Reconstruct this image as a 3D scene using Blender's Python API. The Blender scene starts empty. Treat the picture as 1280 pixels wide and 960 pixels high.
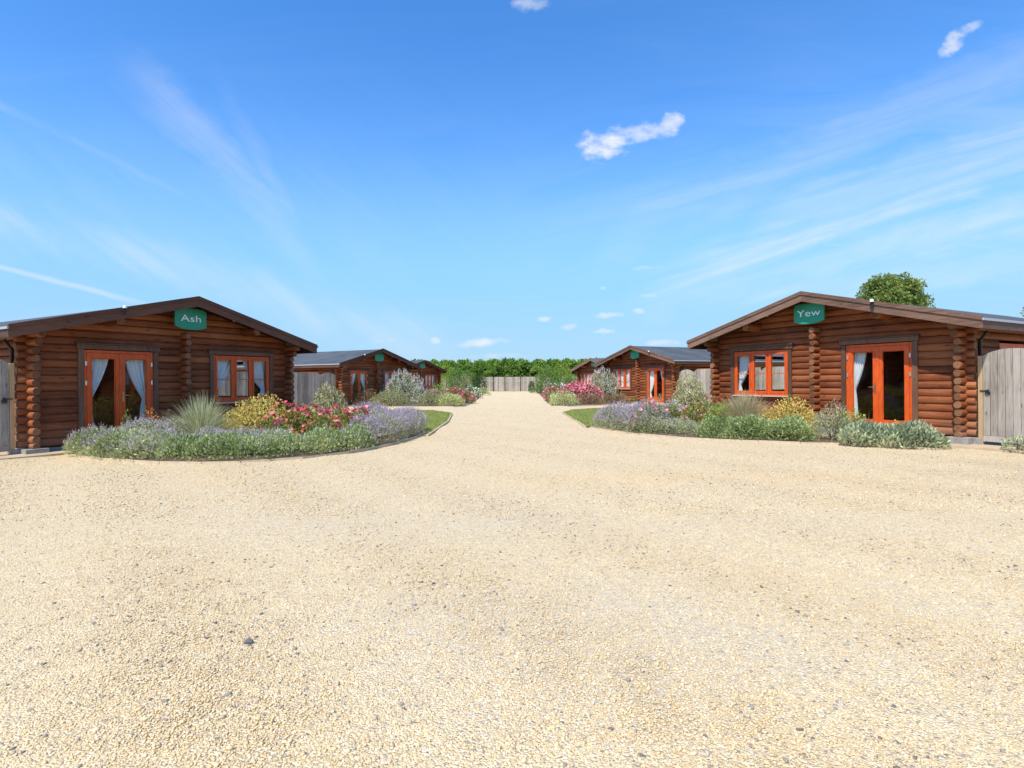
import bpy, math, random
import numpy as np
from mathutils import Vector, Matrix
R = math.radians
rng = np.random.default_rng(7)
random.seed(7)
sc = bpy.context.scene
COL = sc.collection

# ------------------------------------------------------------------ camera
EYE = 1.397
cam = bpy.data.objects.new("camera", bpy.data.cameras.new("camera"))
COL.objects.link(cam)
cam.data.sensor_width = 36.0
cam.data.lens = 36.0 * 714.34 / 1280.0
cam.data.shift_y = -3.37 / 1280.0
cam.data.clip_start = 0.05
cam.data.clip_end = 6000
ROLL = -0.0082
cam.matrix_world = Matrix(((math.cos(ROLL), -math.sin(ROLL), 0, 0), (0, 0, -1, 0), (math.sin(ROLL), math.cos(ROLL), 0, EYE), (0, 0, 0, 1)))
sc.camera = cam

# ------------------------------------------------------------------ exposure, sun, sky
sc.render.resolution_x, sc.render.resolution_y = 1024, 768
sc.view_settings.view_transform = 'Standard'
sc.view_settings.look = 'None'
sc.view_settings.gamma = 1
sc.view_settings.use_curve_mapping = False
sc.view_settings.exposure = 0.72
sc.render.engine = 'CYCLES'
sc.cycles.use_denoising = True
sc.cycles.denoiser = 'OPENIMAGEDENOISE'
sc.cycles.denoising_input_passes = 'RGB_ALBEDO_NORMAL'
sc.cycles.denoising_prefilter = 'ACCURATE'
sc.cycles.max_bounces = 6
sc.cycles.diffuse_bounces = 4
sc.cycles.transparent_max_bounces = 12
sc.cycles.caustics_reflective = False
sc.cycles.caustics_refractive = False
SUN_AZ, SUN_EL = R(32), R(55)          # left of straight behind the camera
to_sun = Vector((-math.sin(SUN_AZ) * math.cos(SUN_EL), -math.cos(SUN_AZ) * math.cos(SUN_EL), math.sin(SUN_EL)))
sun = bpy.data.objects.new("sun", bpy.data.lights.new("sun", 'SUN'))
COL.objects.link(sun)
sun.data.energy = 3.5
sun.data.angle = R(0.53)
sun.data.color = (1.0, 0.94, 0.83)
sun.rotation_euler = to_sun.to_track_quat('Z', 'Y').to_euler()

world = bpy.data.worlds.new("World")
sc.world = world
world.use_nodes = True
NT = world.node_tree
NT.nodes.clear()


def nd(nt, kind, **kw):
    n = nt.nodes.new(kind)
    for k, v in kw.items():
        if k.startswith('i_'):
            n.inputs[k[2:].replace('_', ' ')].default_value = v
        else:
            setattr(n, k, v)
    return n


def lk(nt, a, b):
    nt.links.new(a, b)


def mth(nt, op, a, b=None, c=None, clamp=False):
    n = nt.nodes.new('ShaderNodeMath')
    n.operation = op
    n.use_clamp = clamp
    for i, v in enumerate((a, b, c)):
        if v is None:
            continue
        if isinstance(v, (int, float)):
            n.inputs[i].default_value = v
        else:
            nt.links.new(v, n.inputs[i])
    return n.outputs[0]


def sstep(nt, x, lo, hi):
    n = nt.nodes.new('ShaderNodeMapRange')
    n.interpolation_type = 'SMOOTHSTEP'
    nt.links.new(x, n.inputs[0])
    n.inputs[1].default_value = lo
    n.inputs[2].default_value = hi
    return n.outputs[0]


def mixc(nt, fac, a, b, mode='MIX'):
    n = nt.nodes.new('ShaderNodeMix')
    n.data_type = 'RGBA'
    n.blend_type = mode
    for sock, v in ((n.inputs[0], fac), (n.inputs[6], a), (n.inputs[7], b)):
        if isinstance(v, (int, float)):
            sock.default_value = v
        elif isinstance(v, tuple):
            sock.default_value = (*v[:3], 1)
        else:
            nt.links.new(v, sock)
    return n.outputs[2]


def build_sky():
    nt = NT
    sky = nd(nt, 'ShaderNodeTexSky', sky_type='NISHITA')
    sky.sun_disc = False
    sky.sun_elevation = SUN_EL
    sky.sun_rotation = math.pi + SUN_AZ
    sky.air_density = 1.0
    sky.dust_density = 0.3
    sky.ozone_density = 2.0
    hs = nd(nt, 'ShaderNodeHueSaturation')
    hs.inputs['Saturation'].default_value = SKY_SAT
    hs.inputs['Value'].default_value = SKY_VAL
    hs.inputs['Hue'].default_value = SKY_HUE
    lk(nt, sky.outputs[0], hs.inputs['Color'])
    tc = nd(nt, 'ShaderNodeTexCoord')
    sp = nd(nt, 'ShaderNodeSeparateXYZ')
    lk(nt, tc.outputs['Generated'], sp.inputs[0])
    x, y, z = sp.outputs
    yc = mth(nt, 'MAXIMUM', y, 0.05)
    az = mth(nt, 'DIVIDE', x, yc)
    el = mth(nt, 'DIVIDE', z, yc)
    front = sstep(nt, y, 0.1, 0.3)
    # thin high cloud, seen as a layer overhead
    zc = mth(nt, 'ADD', mth(nt, 'MAXIMUM', z, 0.0), 0.10)
    cv = nd(nt, 'ShaderNodeCombineXYZ')
    lk(nt, mth(nt, 'DIVIDE', x, zc), cv.inputs[0])
    lk(nt, mth(nt, 'DIVIDE', y, zc), cv.inputs[1])

    def streak(rot, scl, scale, lo, hi, off, detail=7, dist=0.6):
        mp = nd(nt, 'ShaderNodeMapping')
        mp.inputs['Rotation'].default_value = (0, 0, R(rot))
        mp.inputs['Scale'].default_value = scl
        mp.inputs['Location'].default_value = off
        lk(nt, cv.outputs[0], mp.inputs[0])
        n = nd(nt, 'ShaderNodeTexNoise')
        n.inputs['Scale'].default_value = scale
        n.inputs['Detail'].default_value = detail
        n.inputs['Roughness'].default_value = 0.6
        n.inputs['Distortion'].default_value = dist
        lk(nt, mp.outputs[0], n.inputs['Vector'])
        return sstep(nt, n.outputs[0], lo, hi)
    right = mth(nt, 'MULTIPLY', sstep(nt, az, 0.05, 0.75), mth(nt, 'MULTIPLY', sstep(nt, el, 0.12, 0.26), mth(nt, 'SUBTRACT', 1.0, sstep(nt, el, 0.30, 0.58))))
    s1 = mth(nt, 'MULTIPLY', streak(62, (0.35, 2.2, 1), 1.3, 0.40, 0.85, (1.7, 0.3, 0)), mth(nt, 'MULTIPLY_ADD', right, 0.45, 0.07))
    s2 = mth(nt, 'MULTIPLY', streak(-50, (0.4, 1.8, 1), 1.0, 0.47, 0.95, (4.2, 2.3, 0)), 0.14)
    wisps = mth(nt, 'MULTIPLY', mth(nt, 'MAXIMUM', s1, s2), sstep(nt, z, 0.0, 0.12))
    n3 = nd(nt, 'ShaderNodeTexNoise')
    n3.inputs['Scale'].default_value = 9.0
    n3.inputs['Detail'].default_value = 6
    n3.inputs['Roughness'].default_value = 0.62
    cv2 = nd(nt, 'ShaderNodeCombineXYZ')
    lk(nt, az, cv2.inputs[0])
    lk(nt, mth(nt, 'MULTIPLY', el, 1.5), cv2.inputs[1])
    lk(nt, cv2.outputs[0], n3.inputs['Vector'])
    nz = mth(nt, 'SUBTRACT', n3.outputs[0], 0.5)
    n4 = nd(nt, 'ShaderNodeTexNoise')
    n4.inputs['Scale'].default_value = 34.0
    n4.inputs['Detail'].default_value = 5
    lk(nt, cv2.outputs[0], n4.inputs['Vector'])
    nf = mth(nt, 'SUBTRACT', n4.outputs[0], 0.5)

    def feather(rot, scl, scale, lo, hi, off):
        mp = nd(nt, 'ShaderNodeMapping')
        mp.vector_type = 'TEXTURE'
        mp.inputs['Rotation'].default_value = (0, 0, R(rot))
        mp.inputs['Scale'].default_value = (1 / scl[0], 1 / scl[1], 1)
        mp.inputs['Location'].default_value = off
        lk(nt, cv2.outputs[0], mp.inputs[0])
        n = nd(nt, 'ShaderNodeTexNoise')
        n.inputs['Scale'].default_value = scale
        n.inputs['Detail'].default_value = 8
        n.inputs['Roughness'].default_value = 0.62
        n.inputs['Distortion'].default_value = 0.8
        lk(nt, mp.outputs[0], n.inputs['Vector'])
        return mth(nt, 'MULTIPLY_ADD', sstep(nt, n.outputs[0], lo, hi), 0.88, 0.12)
    texl = feather(-52, (1.0, 6.0, 1), 1.9, 0.26, 0.80, (0.3, 1.1, 0))
    texr = feather(23, (0.8, 7.0, 1), 1.9, 0.26, 0.78, (2.3, 0.4, 0))
    tex = mixc(nt, sstep(nt, az, -0.1, 0.1), texl, texr)

    def band(a0, e0, slope, half, alo, ahi, amt, curve=0.0, solid=False):
        da = mth(nt, 'SUBTRACT', az, a0)
        line = mth(nt, 'MULTIPLY_ADD', da, slope, e0)
        if curve:
            line = mth(nt, 'MULTIPLY_ADD', mth(nt, 'MULTIPLY', da, da), curve, line)
        d = mth(nt, 'ABSOLUTE', mth(nt, 'SUBTRACT', mth(nt, 'MULTIPLY_ADD', nz, half * 1.2, el), line))
        m = mth(nt, 'SUBTRACT', 1.0, sstep(nt, d, 0.0, half))
        w = mth(nt, 'MULTIPLY', sstep(nt, az, alo, alo + 0.18), mth(nt, 'SUBTRACT', 1.0, sstep(nt, az, ahi - 0.18, ahi)))
        if not solid:
            m = mth(nt, 'MULTIPLY', m, tex)
        return mth(nt, 'MULTIPLY', mth(nt, 'MULTIPLY', m, w), amt)

    def puff(a0, e0, sa, se, rot, amt, soft=1.5, wob=4.0, fine=1.9):
        da = mth(nt, 'SUBTRACT', az, a0)
        de = mth(nt, 'SUBTRACT', el, e0)
        c, s = math.cos(rot), math.sin(rot)
        u = mth(nt, 'ADD', mth(nt, 'MULTIPLY', da, c / sa), mth(nt, 'MULTIPLY', de, s / sa))
        v = mth(nt, 'ADD', mth(nt, 'MULTIPLY', da, -s / se), mth(nt, 'MULTIPLY', de, c / se))
        q = mth(nt, 'ADD', mth(nt, 'MULTIPLY', u, u), mth(nt, 'MULTIPLY', v, v))
        q = mth(nt, 'SUBTRACT', 1.0, q)
        q = mth(nt, 'MULTIPLY_ADD', nz, wob, q)
        q = mth(nt, 'MULTIPLY_ADD', nf, fine, q)
        return mth(nt, 'MULTIPLY', sstep(nt, q, 0.0, soft), amt)

    def P(px, py):
        return (px - 640) / 714.34, (476.6 - py) / 714.34
    acc = wisps
    for (px, py, sw, sh, rot, amt) in ((758, 181, 32, 28, 0.35, 1.0), (770, 170, 24, 22, 0.2, 1.0), (756, 184, 26, 22, 0.2, 1.0), (800, 167, 46, 14, 0.12, 0.75), (840, 161, 24, 17, 0.5, 0.72),
                                       (1194, 57, 24, 13, 0.9, 0.75), (1218, 38, 26, 8, 0.35, 0.5), (668, 6, 32, 11, 0.0, 0.5),
                                       (680, 399, 12, 5, 0.0, 0.75), (713, 408, 15, 6, 0, 0.7), (757, 395, 26, 5, 0, 0.65), (752, 415, 20, 5, 0, 0.75),
                                       (604, 428, 36, 7, 0.08, 0.8), (625, 445, 40, 5, 0, 0.35), (812, 371, 14, 4, 0, 0.5), (544, 424, 8, 6, 0, 0.6), (755, 361, 5, 3, 0, 0.4),
                                       (815, 336, 30, 4, 0.05, 0.35), (972, 281, 12, 6, 0.5, 0.5), (483, 425, 22, 6, 0.1, 0.5), (800, 390, 8, 4, 0, 0.45), (830, 430, 26, 5, 0, 0.45)):
        a, e = P(px, py)
        acc = mth(nt, 'MAXIMUM', acc, puff(a, e, sw / 714.34, sh / 714.34, rot, amt))
    # condensation trail, feathered veil on the left, long fan of streaks on the right
    cir = band(*P(90, 352), -0.262, 0.009, -1.2, -0.56, 0.36, 0.0, True)
    for (px, py, slope, half, lo, hi, amt, cur) in ((300, 215, -1.15, 0.085, -0.74, -0.26, 0.30, -1.2), (335, 210, -1.9, 0.07, -0.56, -0.28, 0.30, -2.0), (200, 325, -0.30, 0.075, -1.3, -0.05, 0.34, 0.0), (100, 175, -0.50, 0.016, -1.05, -0.45, 0.18, 0.0),
                                                    (1120, 255, 0.36, 0.075, 0.20, 1.5, 0.62, 0.0), (1180, 205, 0.30, 0.06, 0.35, 1.5, 0.50, 0.0), (1150, 300, 0.20, 0.07, 0.15, 1.6, 0.50, 0.0), (1000, 200, 0.42, 0.10, 0.05, 1.2, 0.26, 0.0), (700, 300, 0.55, 0.10, -0.10, 0.45, 0.14, 0.0), (1180, 345, 0.12, 0.05, 0.30, 1.6, 0.34, 0.0)):
        cir = mth(nt, 'MAXIMUM', cir, band(*P(px, py), slope, half, lo, hi, amt, cur))
    veil = mth(nt, 'MULTIPLY', mth(nt, 'MULTIPLY', sstep(nt, el, 0.05, 0.25), mth(nt, 'SUBTRACT', 1.0, sstep(nt, el, 0.28, 0.62))), mth(nt, 'MULTIPLY', tex, 0.09))
    acc = mth(nt, 'MAXIMUM', acc, mth(nt, 'MAXIMUM', cir, veil))
    acc = mth(nt, 'MULTIPLY', acc, front, clamp=True)
    # pale air low over the horizon
    air = mth(nt, 'MULTIPLY', mth(nt, 'SUBTRACT', 1.0, sstep(nt, z, 0.03, 0.40)), 0.95)
    low = mth(nt, 'SUBTRACT', 1.0, sstep(nt, z, -0.01, 0.17))
    col = mixc(nt, air, hs.outputs[0], mixc(nt, low, MIDAIR, HORIZON))
    col = mixc(nt, acc, col, CLOUD)
    bg = nd(nt, 'ShaderNodeBackground')
    bg.inputs['Strength'].default_value = SKY_STR
    lk(nt, col, bg.inputs['Color'])
    out = nd(nt, 'ShaderNodeOutputWorld')
    lk(nt, bg.outputs[0], out.inputs['Surface'])


SKY_STR, SKY_SAT, SKY_VAL, SKY_HUE = 0.15, 1.34, 1.08, 0.506
MIDAIR = (1.02, 2.25, 3.72)
HORIZON = (1.70, 2.80, 3.80)
CLOUD = (3.75, 3.85, 3.95)
build_sky()


def X(px, d):
    return (px - 640) / 714.34 * d


# ------------------------------------------------------------------ materials
def new_mat(name, base=(0.5, 0.5, 0.5), rough=0.7, spec=0.3, metal=0.0):
    m = bpy.data.materials.new(name)
    m.use_nodes = True
    b = m.node_tree.nodes['Principled BSDF']
    b.inputs['Base Color'].default_value = (*base, 1)
    b.inputs['Roughness'].default_value = rough
    b.inputs['Specular IOR Level'].default_value = spec
    b.inputs['Metallic'].default_value = metal
    return m, m.node_tree, b


def ramp(nt, fac, stops, interp='LINEAR'):
    n = nt.nodes.new('ShaderNodeValToRGB')
    n.color_ramp.interpolation = interp
    e = n.color_ramp.elements
    while len(e) < len(stops):
        e.new(0.5)
    for i, (p, c) in enumerate(stops):
        e[i].position = p
        e[i].color = (*c, 1)
    if fac is not None:
        nt.links.new(fac, n.inputs[0])
    return n.outputs[0]


def attr(nt, name='rnd'):
    n = nt.nodes.new('ShaderNodeAttribute')
    n.attribute_name = name
    return n.outputs['Fac']


def noise(nt, vec, scale, detail=4, rough=0.55, dist=0.0):
    n = nt.nodes.new('ShaderNodeTexNoise')
    n.inputs['Scale'].default_value = scale
    n.inputs['Detail'].default_value = detail
    n.inputs['Roughness'].default_value = rough
    n.inputs['Distortion'].default_value = dist
    if vec is not None:
        nt.links.new(vec, n.inputs['Vector'])
    return n.outputs[0]


def objvec(nt, scl=(1, 1, 1)):
    tc = nt.nodes.new('ShaderNodeTexCoord')
    mp = nt.nodes.new('ShaderNodeMapping')
    mp.inputs['Scale'].default_value = scl
    nt.links.new(tc.outputs['Object'], mp.inputs[0])
    return mp.outputs[0]


def bump(nt, b, h, strength, dist):
    n = nt.nodes.new('ShaderNodeBump')
    n.inputs['Strength'].default_value = strength
    n.inputs['Distance'].default_value = dist
    nt.links.new(h, n.inputs['Height'])
    nt.links.new(n.outputs[0], b.inputs['Normal'])


def wood_mat(name, dark, mid, light, axis, rough=0.6, spec=0.25, knots=True, grain=0.0015, fleck=None, crack=False):
    m, nt, b = new_mat(name, mid, rough, spec)
    scl = {'x': (1.2, 16, 16), 'y': (16, 1.2, 16), 'z': (16, 16, 1.2)}[axis]
    r = attr(nt)
    off = nt.nodes.new('ShaderNodeVectorMath')
    off.operation = 'ADD'
    cmb = nt.nodes.new('ShaderNodeCombineXYZ')
    for i in range(3):
        nt.links.new(mth(nt, 'MULTIPLY', r, 37.0 + 11 * i), cmb.inputs[i])
    nt.links.new(objvec(nt, scl), off.inputs[0])
    nt.links.new(cmb.outputs[0], off.inputs[1])
    g = noise(nt, off.outputs[0], 1.6, 6, 0.62, 0.8)
    big = noise(nt, objvec(nt, (1, 1, 1)), 1.3, 3)
    f = mth(nt, 'ADD', mth(nt, 'MULTIPLY', g, 0.75), mth(nt, 'ADD', mth(nt, 'MULTIPLY', mth(nt, 'SUBTRACT', r, 0.5), 0.36), mth(nt, 'MULTIPLY', mth(nt, 'SUBTRACT', big, 0.5), 0.45)), clamp=False)
    f = mth(nt, 'ADD', f, 0.12)
    c = ramp(nt, f, [(0.22, dark), (0.5, mid), (0.8, light)])
    if knots:
        kv = nt.nodes.new('ShaderNodeTexVoronoi')
        kv.inputs['Scale'].default_value = 1.0
        ks = {'x': (2.2, 7, 7), 'y': (7, 2.2, 7), 'z': (7, 7, 2.2)}[axis]
        kadd = nt.nodes.new('ShaderNodeVectorMath')
        kadd.operation = 'ADD'
        nt.links.new(objvec(nt, ks), kadd.inputs[0])
        nt.links.new(cmb.outputs[0], kadd.inputs[1])
        nt.links.new(kadd.outputs[0], kv.inputs['Vector'])
        kn = mth(nt, 'SUBTRACT', 1.0, sstep(nt, kv.outputs['Distance'], 0.06, 0.16))
        c = mixc(nt, mth(nt, 'MULTIPLY', kn, 0.75), c, tuple(x * 0.6 for x in dark))
    if crack:
        cs = {'x': (0.9, 46, 46), 'y': (46, 0.9, 46), 'z': (46, 46, 0.9)}[axis]
        ca = nt.nodes.new('ShaderNodeVectorMath')
        ca.operation = 'ADD'
        nt.links.new(objvec(nt, cs), ca.inputs[0])
        nt.links.new(cmb.outputs[0], ca.inputs[1])
        cn = noise(nt, ca.outputs[0], 1.0, 3, 0.5)
        c = mixc(nt, mth(nt, 'MULTIPLY', sstep(nt, cn, 0.66, 0.70), 0.8), c, tuple(x * 0.35 for x in dark))
        spz = nt.nodes.new('ShaderNodeSeparateXYZ')
        nt.links.new(objvec(nt), spz.inputs[0])
        zz = mth(nt, 'MULTIPLY_ADD', mth(nt, 'SUBTRACT', big, 0.5), 0.5, spz.outputs[2])
        c = mixc(nt, mth(nt, 'MULTIPLY', mth(nt, 'SUBTRACT', 1.0, sstep(nt, zz, 0.12, 0.55)), 0.35), c, (0.34, 0.21, 0.125))
    if fleck:
        fn = noise(nt, off.outputs[0], 5.0, 3)
        c = mixc(nt, mth(nt, 'MULTIPLY', sstep(nt, fn, 0.66, 0.74), 0.7), c, fleck)
    nt.links.new(c, b.inputs['Base Color'])
    bump(nt, b, g, 0.6, grain * 4)
    return m


RED_D, RED_M, RED_L = (0.092, 0.025, 0.009), (0.24, 0.068, 0.022), (0.36, 0.13, 0.05)
M = {}
M['log_x'] = wood_mat('stained_log_along_facade', RED_D, RED_M, RED_L, 'x', 0.62, 0.25, True, 0.003, (0.44, 0.22, 0.11), True)
M['log_y'] = wood_mat('stained_log_along_depth', RED_D, RED_M, RED_L, 'y', 0.62, 0.25, True, 0.003, (0.44, 0.22, 0.11), True)
M['log_end'] = wood_mat('weathered_log_end', (0.09, 0.04, 0.02), (0.20, 0.09, 0.042), (0.32, 0.17, 0.09), 'y', 0.75, 0.2, False, 0.002)
M['trim'] = wood_mat('brown_trim_board', (0.06, 0.030, 0.018), (0.135, 0.066, 0.038), (0.21, 0.12, 0.075), 'z', 0.6)
M['fascia'] = wood_mat('sunlit_tone_fascia_board', (0.11, 0.062, 0.042), (0.215, 0.125, 0.085), (0.33, 0.21, 0.15), 'x', 0.6, 0.25, True, 0.0015, (0.42, 0.32, 0.24))  # same brown boards, sunlight put into the colour for the sunlit row
M['fascia_shaded'] = wood_mat('shaded_tone_fascia_board', (0.06, 0.024, 0.013), (0.115, 0.047, 0.026), (0.17, 0.078, 0.045), 'x', 0.6, 0.25, True, 0.0015, (0.2, 0.13, 0.09))  # darker copy of the fascia, shade put into the colour for the shaded row
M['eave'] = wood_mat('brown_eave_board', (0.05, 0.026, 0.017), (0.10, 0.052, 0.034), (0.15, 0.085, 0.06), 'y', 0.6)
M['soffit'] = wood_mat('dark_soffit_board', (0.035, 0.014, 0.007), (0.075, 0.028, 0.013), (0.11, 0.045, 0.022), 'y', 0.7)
M['grey_wood'] = wood_mat('silvered_fence_board', (0.17, 0.14, 0.11), (0.36, 0.315, 0.26), (0.50, 0.455, 0.395), 'z', 0.85, 0.15, True, 0.002)
M['new_post'] = wood_mat('tan_timber_post', (0.28, 0.16, 0.07), (0.42, 0.27, 0.13), (0.52, 0.36, 0.20), 'z', 0.75, 0.2)
M['inner'] = wood_mat('interior_timber', (0.06, 0.025, 0.012), (0.12, 0.055, 0.025), (0.2, 0.1, 0.05), 'x', 0.6)


def paint_mat(name, c, var=0.25, rough=0.42):
    m, nt, b = new_mat(name, c, rough, 0.4)
    n = noise(nt, objvec(nt, (6, 6, 1.5)), 3.0, 5)
    lo = tuple(v * (1 - var) for v in c)
    hi = tuple(min(1, v * (1 + var * 0.6)) for v in c)
    nt.links.new(ramp(nt, n, [(0.3, lo), (0.7, hi)]), b.inputs['Base Color'])
    bump(nt, b, n, 0.25, 0.002)
    return m


M['orange'] = paint_mat('orange_red_frame_paint', (0.66, 0.095, 0.012))
M['sign_green'] = paint_mat('green_sign_panel', (0.028, 0.29, 0.165), 0.12, 0.35)
M['white_paint'] = paint_mat('white_lettering_paint', (0.85, 0.87, 0.86), 0.04, 0.4)
M['white_plastic'] = paint_mat('white_plastic', (0.8, 0.8, 0.78), 0.05, 0.35)
M['black_plastic'] = paint_mat('black_plastic', (0.02, 0.02, 0.02), 0.1, 0.4)
M['pale_sill'] = paint_mat('pale_sill_edge', (0.55, 0.47, 0.38), 0.15, 0.6)
M['brass'] = new_mat('worn_brass', (0.62, 0.45, 0.22), 0.3, 0.5, 1.0)[0]
M['steel'] = new_mat('brushed_steel', (0.72, 0.72, 0.70), 0.3, 0.5, 1.0)[0]
M['drip'] = new_mat('pale_metal_roof_edge', (0.42, 0.43, 0.44), 0.45, 0.5, 0.2)[0]


def felt_mat():
    m, nt, b = new_mat('slate_grey_roof_felt', (0.07, 0.08, 0.09), 0.9, 0.2)
    v = objvec(nt)
    big = noise(nt, v, 0.8, 4)
    fine = noise(nt, v, 140, 3)
    f = mth(nt, 'ADD', mth(nt, 'MULTIPLY', big, 0.6), mth(nt, 'MULTIPLY', fine, 0.4))
    c = ramp(nt, f, [(0.35, (0.055, 0.062, 0.07)), (0.65, (0.105, 0.118, 0.13))])
    # overlap seams of the felt strips run across the slope
    sp = nt.nodes.new('ShaderNodeSeparateXYZ')
    nt.links.new(v, sp.inputs[0])
    fr = mth(nt, 'FRACT', mth(nt, 'MULTIPLY', mth(nt, 'ABSOLUTE', sp.outputs[0]), 1.25))
    seam = mth(nt, 'LESS_THAN', fr, 0.025)
    c = mixc(nt, mth(nt, 'MULTIPLY', seam, 0.5), c, (0.03, 0.034, 0.04))
    nt.links.new(c, b.inputs['Base Color'])
    bump(nt, b, fine, 0.4, 0.004)
    return m


M['felt'] = felt_mat()


def stone_mat(name, lo, hi, scale=8, rough=0.9):
    m, nt, b = new_mat(name, lo, rough, 0.2)
    v = objvec(nt)
    n = noise(nt, v, scale, 6, 0.65)
    n2 = noise(nt, v, scale * 14, 3)
    f = mth(nt, 'ADD', mth(nt, 'MULTIPLY', n, 0.7), mth(nt, 'MULTIPLY', n2, 0.3))
    nt.links.new(ramp(nt, f, [(0.35, lo), (0.65, hi)]), b.inputs['Base Color'])
    bump(nt, b, n2, 0.4, 0.004)
    return m


M['slab'] = stone_mat('buff_paving', (0.40, 0.30, 0.19), (0.55, 0.44, 0.30), 3)
M['block'] = stone_mat('grey_concrete_block', (0.22, 0.21, 0.19), (0.36, 0.34, 0.31), 10)
M['soil'] = stone_mat('brown_garden_soil', (0.09, 0.06, 0.04), (0.19, 0.135, 0.09), 7)
M['kerb'] = stone_mat('buff_edging_stone', (0.45, 0.35, 0.24), (0.60, 0.50, 0.36), 9)
M['field'] = stone_mat('dry_meadow_grass', (0.07, 0.09, 0.03), (0.13, 0.14, 0.055), 0.4)
M['lawn'] = stone_mat('mown_lawn_turf', (0.15, 0.18, 0.06), (0.27, 0.28, 0.12), 2.5)
M['grey_stone'] = stone_mat('grey_pebble', (0.10, 0.10, 0.10), (0.22, 0.21, 0.20), 40)
M['bark'] = stone_mat('grey_brown_bark', (0.06, 0.045, 0.03), (0.16, 0.12, 0.085), 14)

PEB = [(0.0, (0.644, 0.496, 0.276)), (0.16, (0.684, 0.544, 0.327)), (0.34, (0.604, 0.447, 0.24)), (0.48, (0.714, 0.593, 0.381)), (0.62, (0.654, 0.496, 0.281)), (0.76, (0.6, 0.45, 0.27)), (0.8, (0.745, 0.652, 0.471)), (0.86, (0.462, 0.375, 0.258)), (0.93, (0.272, 0.248, 0.217)), (0.98, (0.151, 0.146, 0.14))]


def gravel_mat():
    m, nt, b = new_mat('cream_gravel', (0.6, 0.45, 0.27), 0.85, 0.2)
    v = objvec(nt)

    def layer(scale):
        vo = nt.nodes.new('ShaderNodeTexVoronoi')
        vo.inputs['Scale'].default_value = scale
        nt.links.new(v, vo.inputs['Vector'])
        s = nt.nodes.new('ShaderNodeSeparateColor')
        nt.links.new(vo.outputs['Color'], s.inputs[0])
        return vo.outputs['Distance'], s.outputs[0], s.outputs[1]
    d1, r1, q1 = layer(78)
    d2, r2, q2 = layer(125)
    grey_zone = noise(nt, v, 0.45, 4)
    shift = mth(nt, 'MULTIPLY', mth(nt, 'SUBTRACT', grey_zone, 0.62), 0.30)
    rr = mth(nt, 'ADD', r1, shift)
    c1 = ramp(nt, rr, PEB, 'CONSTANT')
    c2 = ramp(nt, r2, PEB, 'CONSTANT')
    pick = mth(nt, 'GREATER_THAN', q1, 0.45)
    c = mixc(nt, pick, c2, c1)
    patch = noise(nt, v, 0.28, 5, 0.6)
    c = mixc(nt, mth(nt, 'MULTIPLY', sstep(nt, patch, 0.48, 0.75), 0.22), c, (0.50, 0.36, 0.22))
    patch2 = noise(nt, objvec(nt, (0.9, 0.35, 1)), 0.55, 4, 0.6)
    c = mixc(nt, mth(nt, 'MULTIPLY', sstep(nt, patch2, 0.50, 0.72), 0.30), c, (0.68, 0.49, 0.26))
    sp1 = noise(nt, v, 17, 3, 0.7)
    sp2 = noise(nt, v, 6.5, 4, 0.7)
    c = mixc(nt, mth(nt, 'MULTIPLY', sstep(nt, sp1, 0.50, 0.70), 0.34), c, (0.45, 0.37, 0.255))
    c = mixc(nt, mth(nt, 'MULTIPLY', sstep(nt, sp2, 0.54, 0.72), 0.30), c, (0.47, 0.395, 0.28))
    c = mixc(nt, mth(nt, 'MULTIPLY', mth(nt, 'SUBTRACT', 1.0, sstep(nt, sp1, 0.30, 0.46)), 0.35), c, (0.80, 0.70, 0.50))
    tcg = nt.nodes.new('ShaderNodeTexCoord')
    for (cx, cy, rx, ry, colr, amt) in ((10.5, 7.6, 5.5, 2.6, (0.44, 0.31, 0.19), 0.5), (-1.2, 6.5, 3.0, 1.6, (0.50, 0.45, 0.38), 0.16), (0.6, 3.2, 2.2, 1.0, (0.46, 0.43, 0.38), 0.22), (2.8, 8.3, 4.2, 0.8, (0.66, 0.47, 0.25), 0.35)):
        mpg = nt.nodes.new('ShaderNodeMapping')
        mpg.vector_type = 'POINT'
        mpg.inputs['Location'].default_value = (-cx / rx, -cy / ry, 0)
        mpg.inputs['Scale'].default_value = (1 / rx, 1 / ry, 0)
        nt.links.new(tcg.outputs['Object'], mpg.inputs[0])
        ln = nt.nodes.new('ShaderNodeVectorMath')
        ln.operation = 'LENGTH'
        nt.links.new(mpg.outputs[0], ln.inputs[0])
        dd = mth(nt, 'MULTIPLY_ADD', mth(nt, 'SUBTRACT', noise(nt, v, 0.9, 5, 0.65), 0.5), 2.2, ln.outputs['Value'])
        c = mixc(nt, mth(nt, 'MULTIPLY', mth(nt, 'SUBTRACT', 1.0, sstep(nt, dd, 0.3, 1.15)), amt), c, colr)
    h = mth(nt, 'SUBTRACT', 1.0, mth(nt, 'ADD', mth(nt, 'MULTIPLY', d1, 0.7), mth(nt, 'MULTIPLY', d2, 0.4)))
    nt.links.new(c, b.inputs['Base Color'])
    bump(nt, b, h, 0.85, 0.016)
    return m


def pebble_mat():
    m, nt, b = new_mat('loose_cream_pebbles', (0.6, 0.45, 0.27), 0.8, 0.25)
    c = ramp(nt, attr(nt), PEB, 'CONSTANT')
    n = noise(nt, objvec(nt), 220, 2)
    c = mixc(nt, 0.15, c, ramp(nt, n, [(0.3, (0.35, 0.27, 0.18)), (0.7, (0.85, 0.75, 0.58))]), 'SOFT_LIGHT')
    nt.links.new(c, b.inputs['Base Color'])
    return m


M['gravel'] = gravel_mat()
M['pebble'] = pebble_mat()


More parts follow.
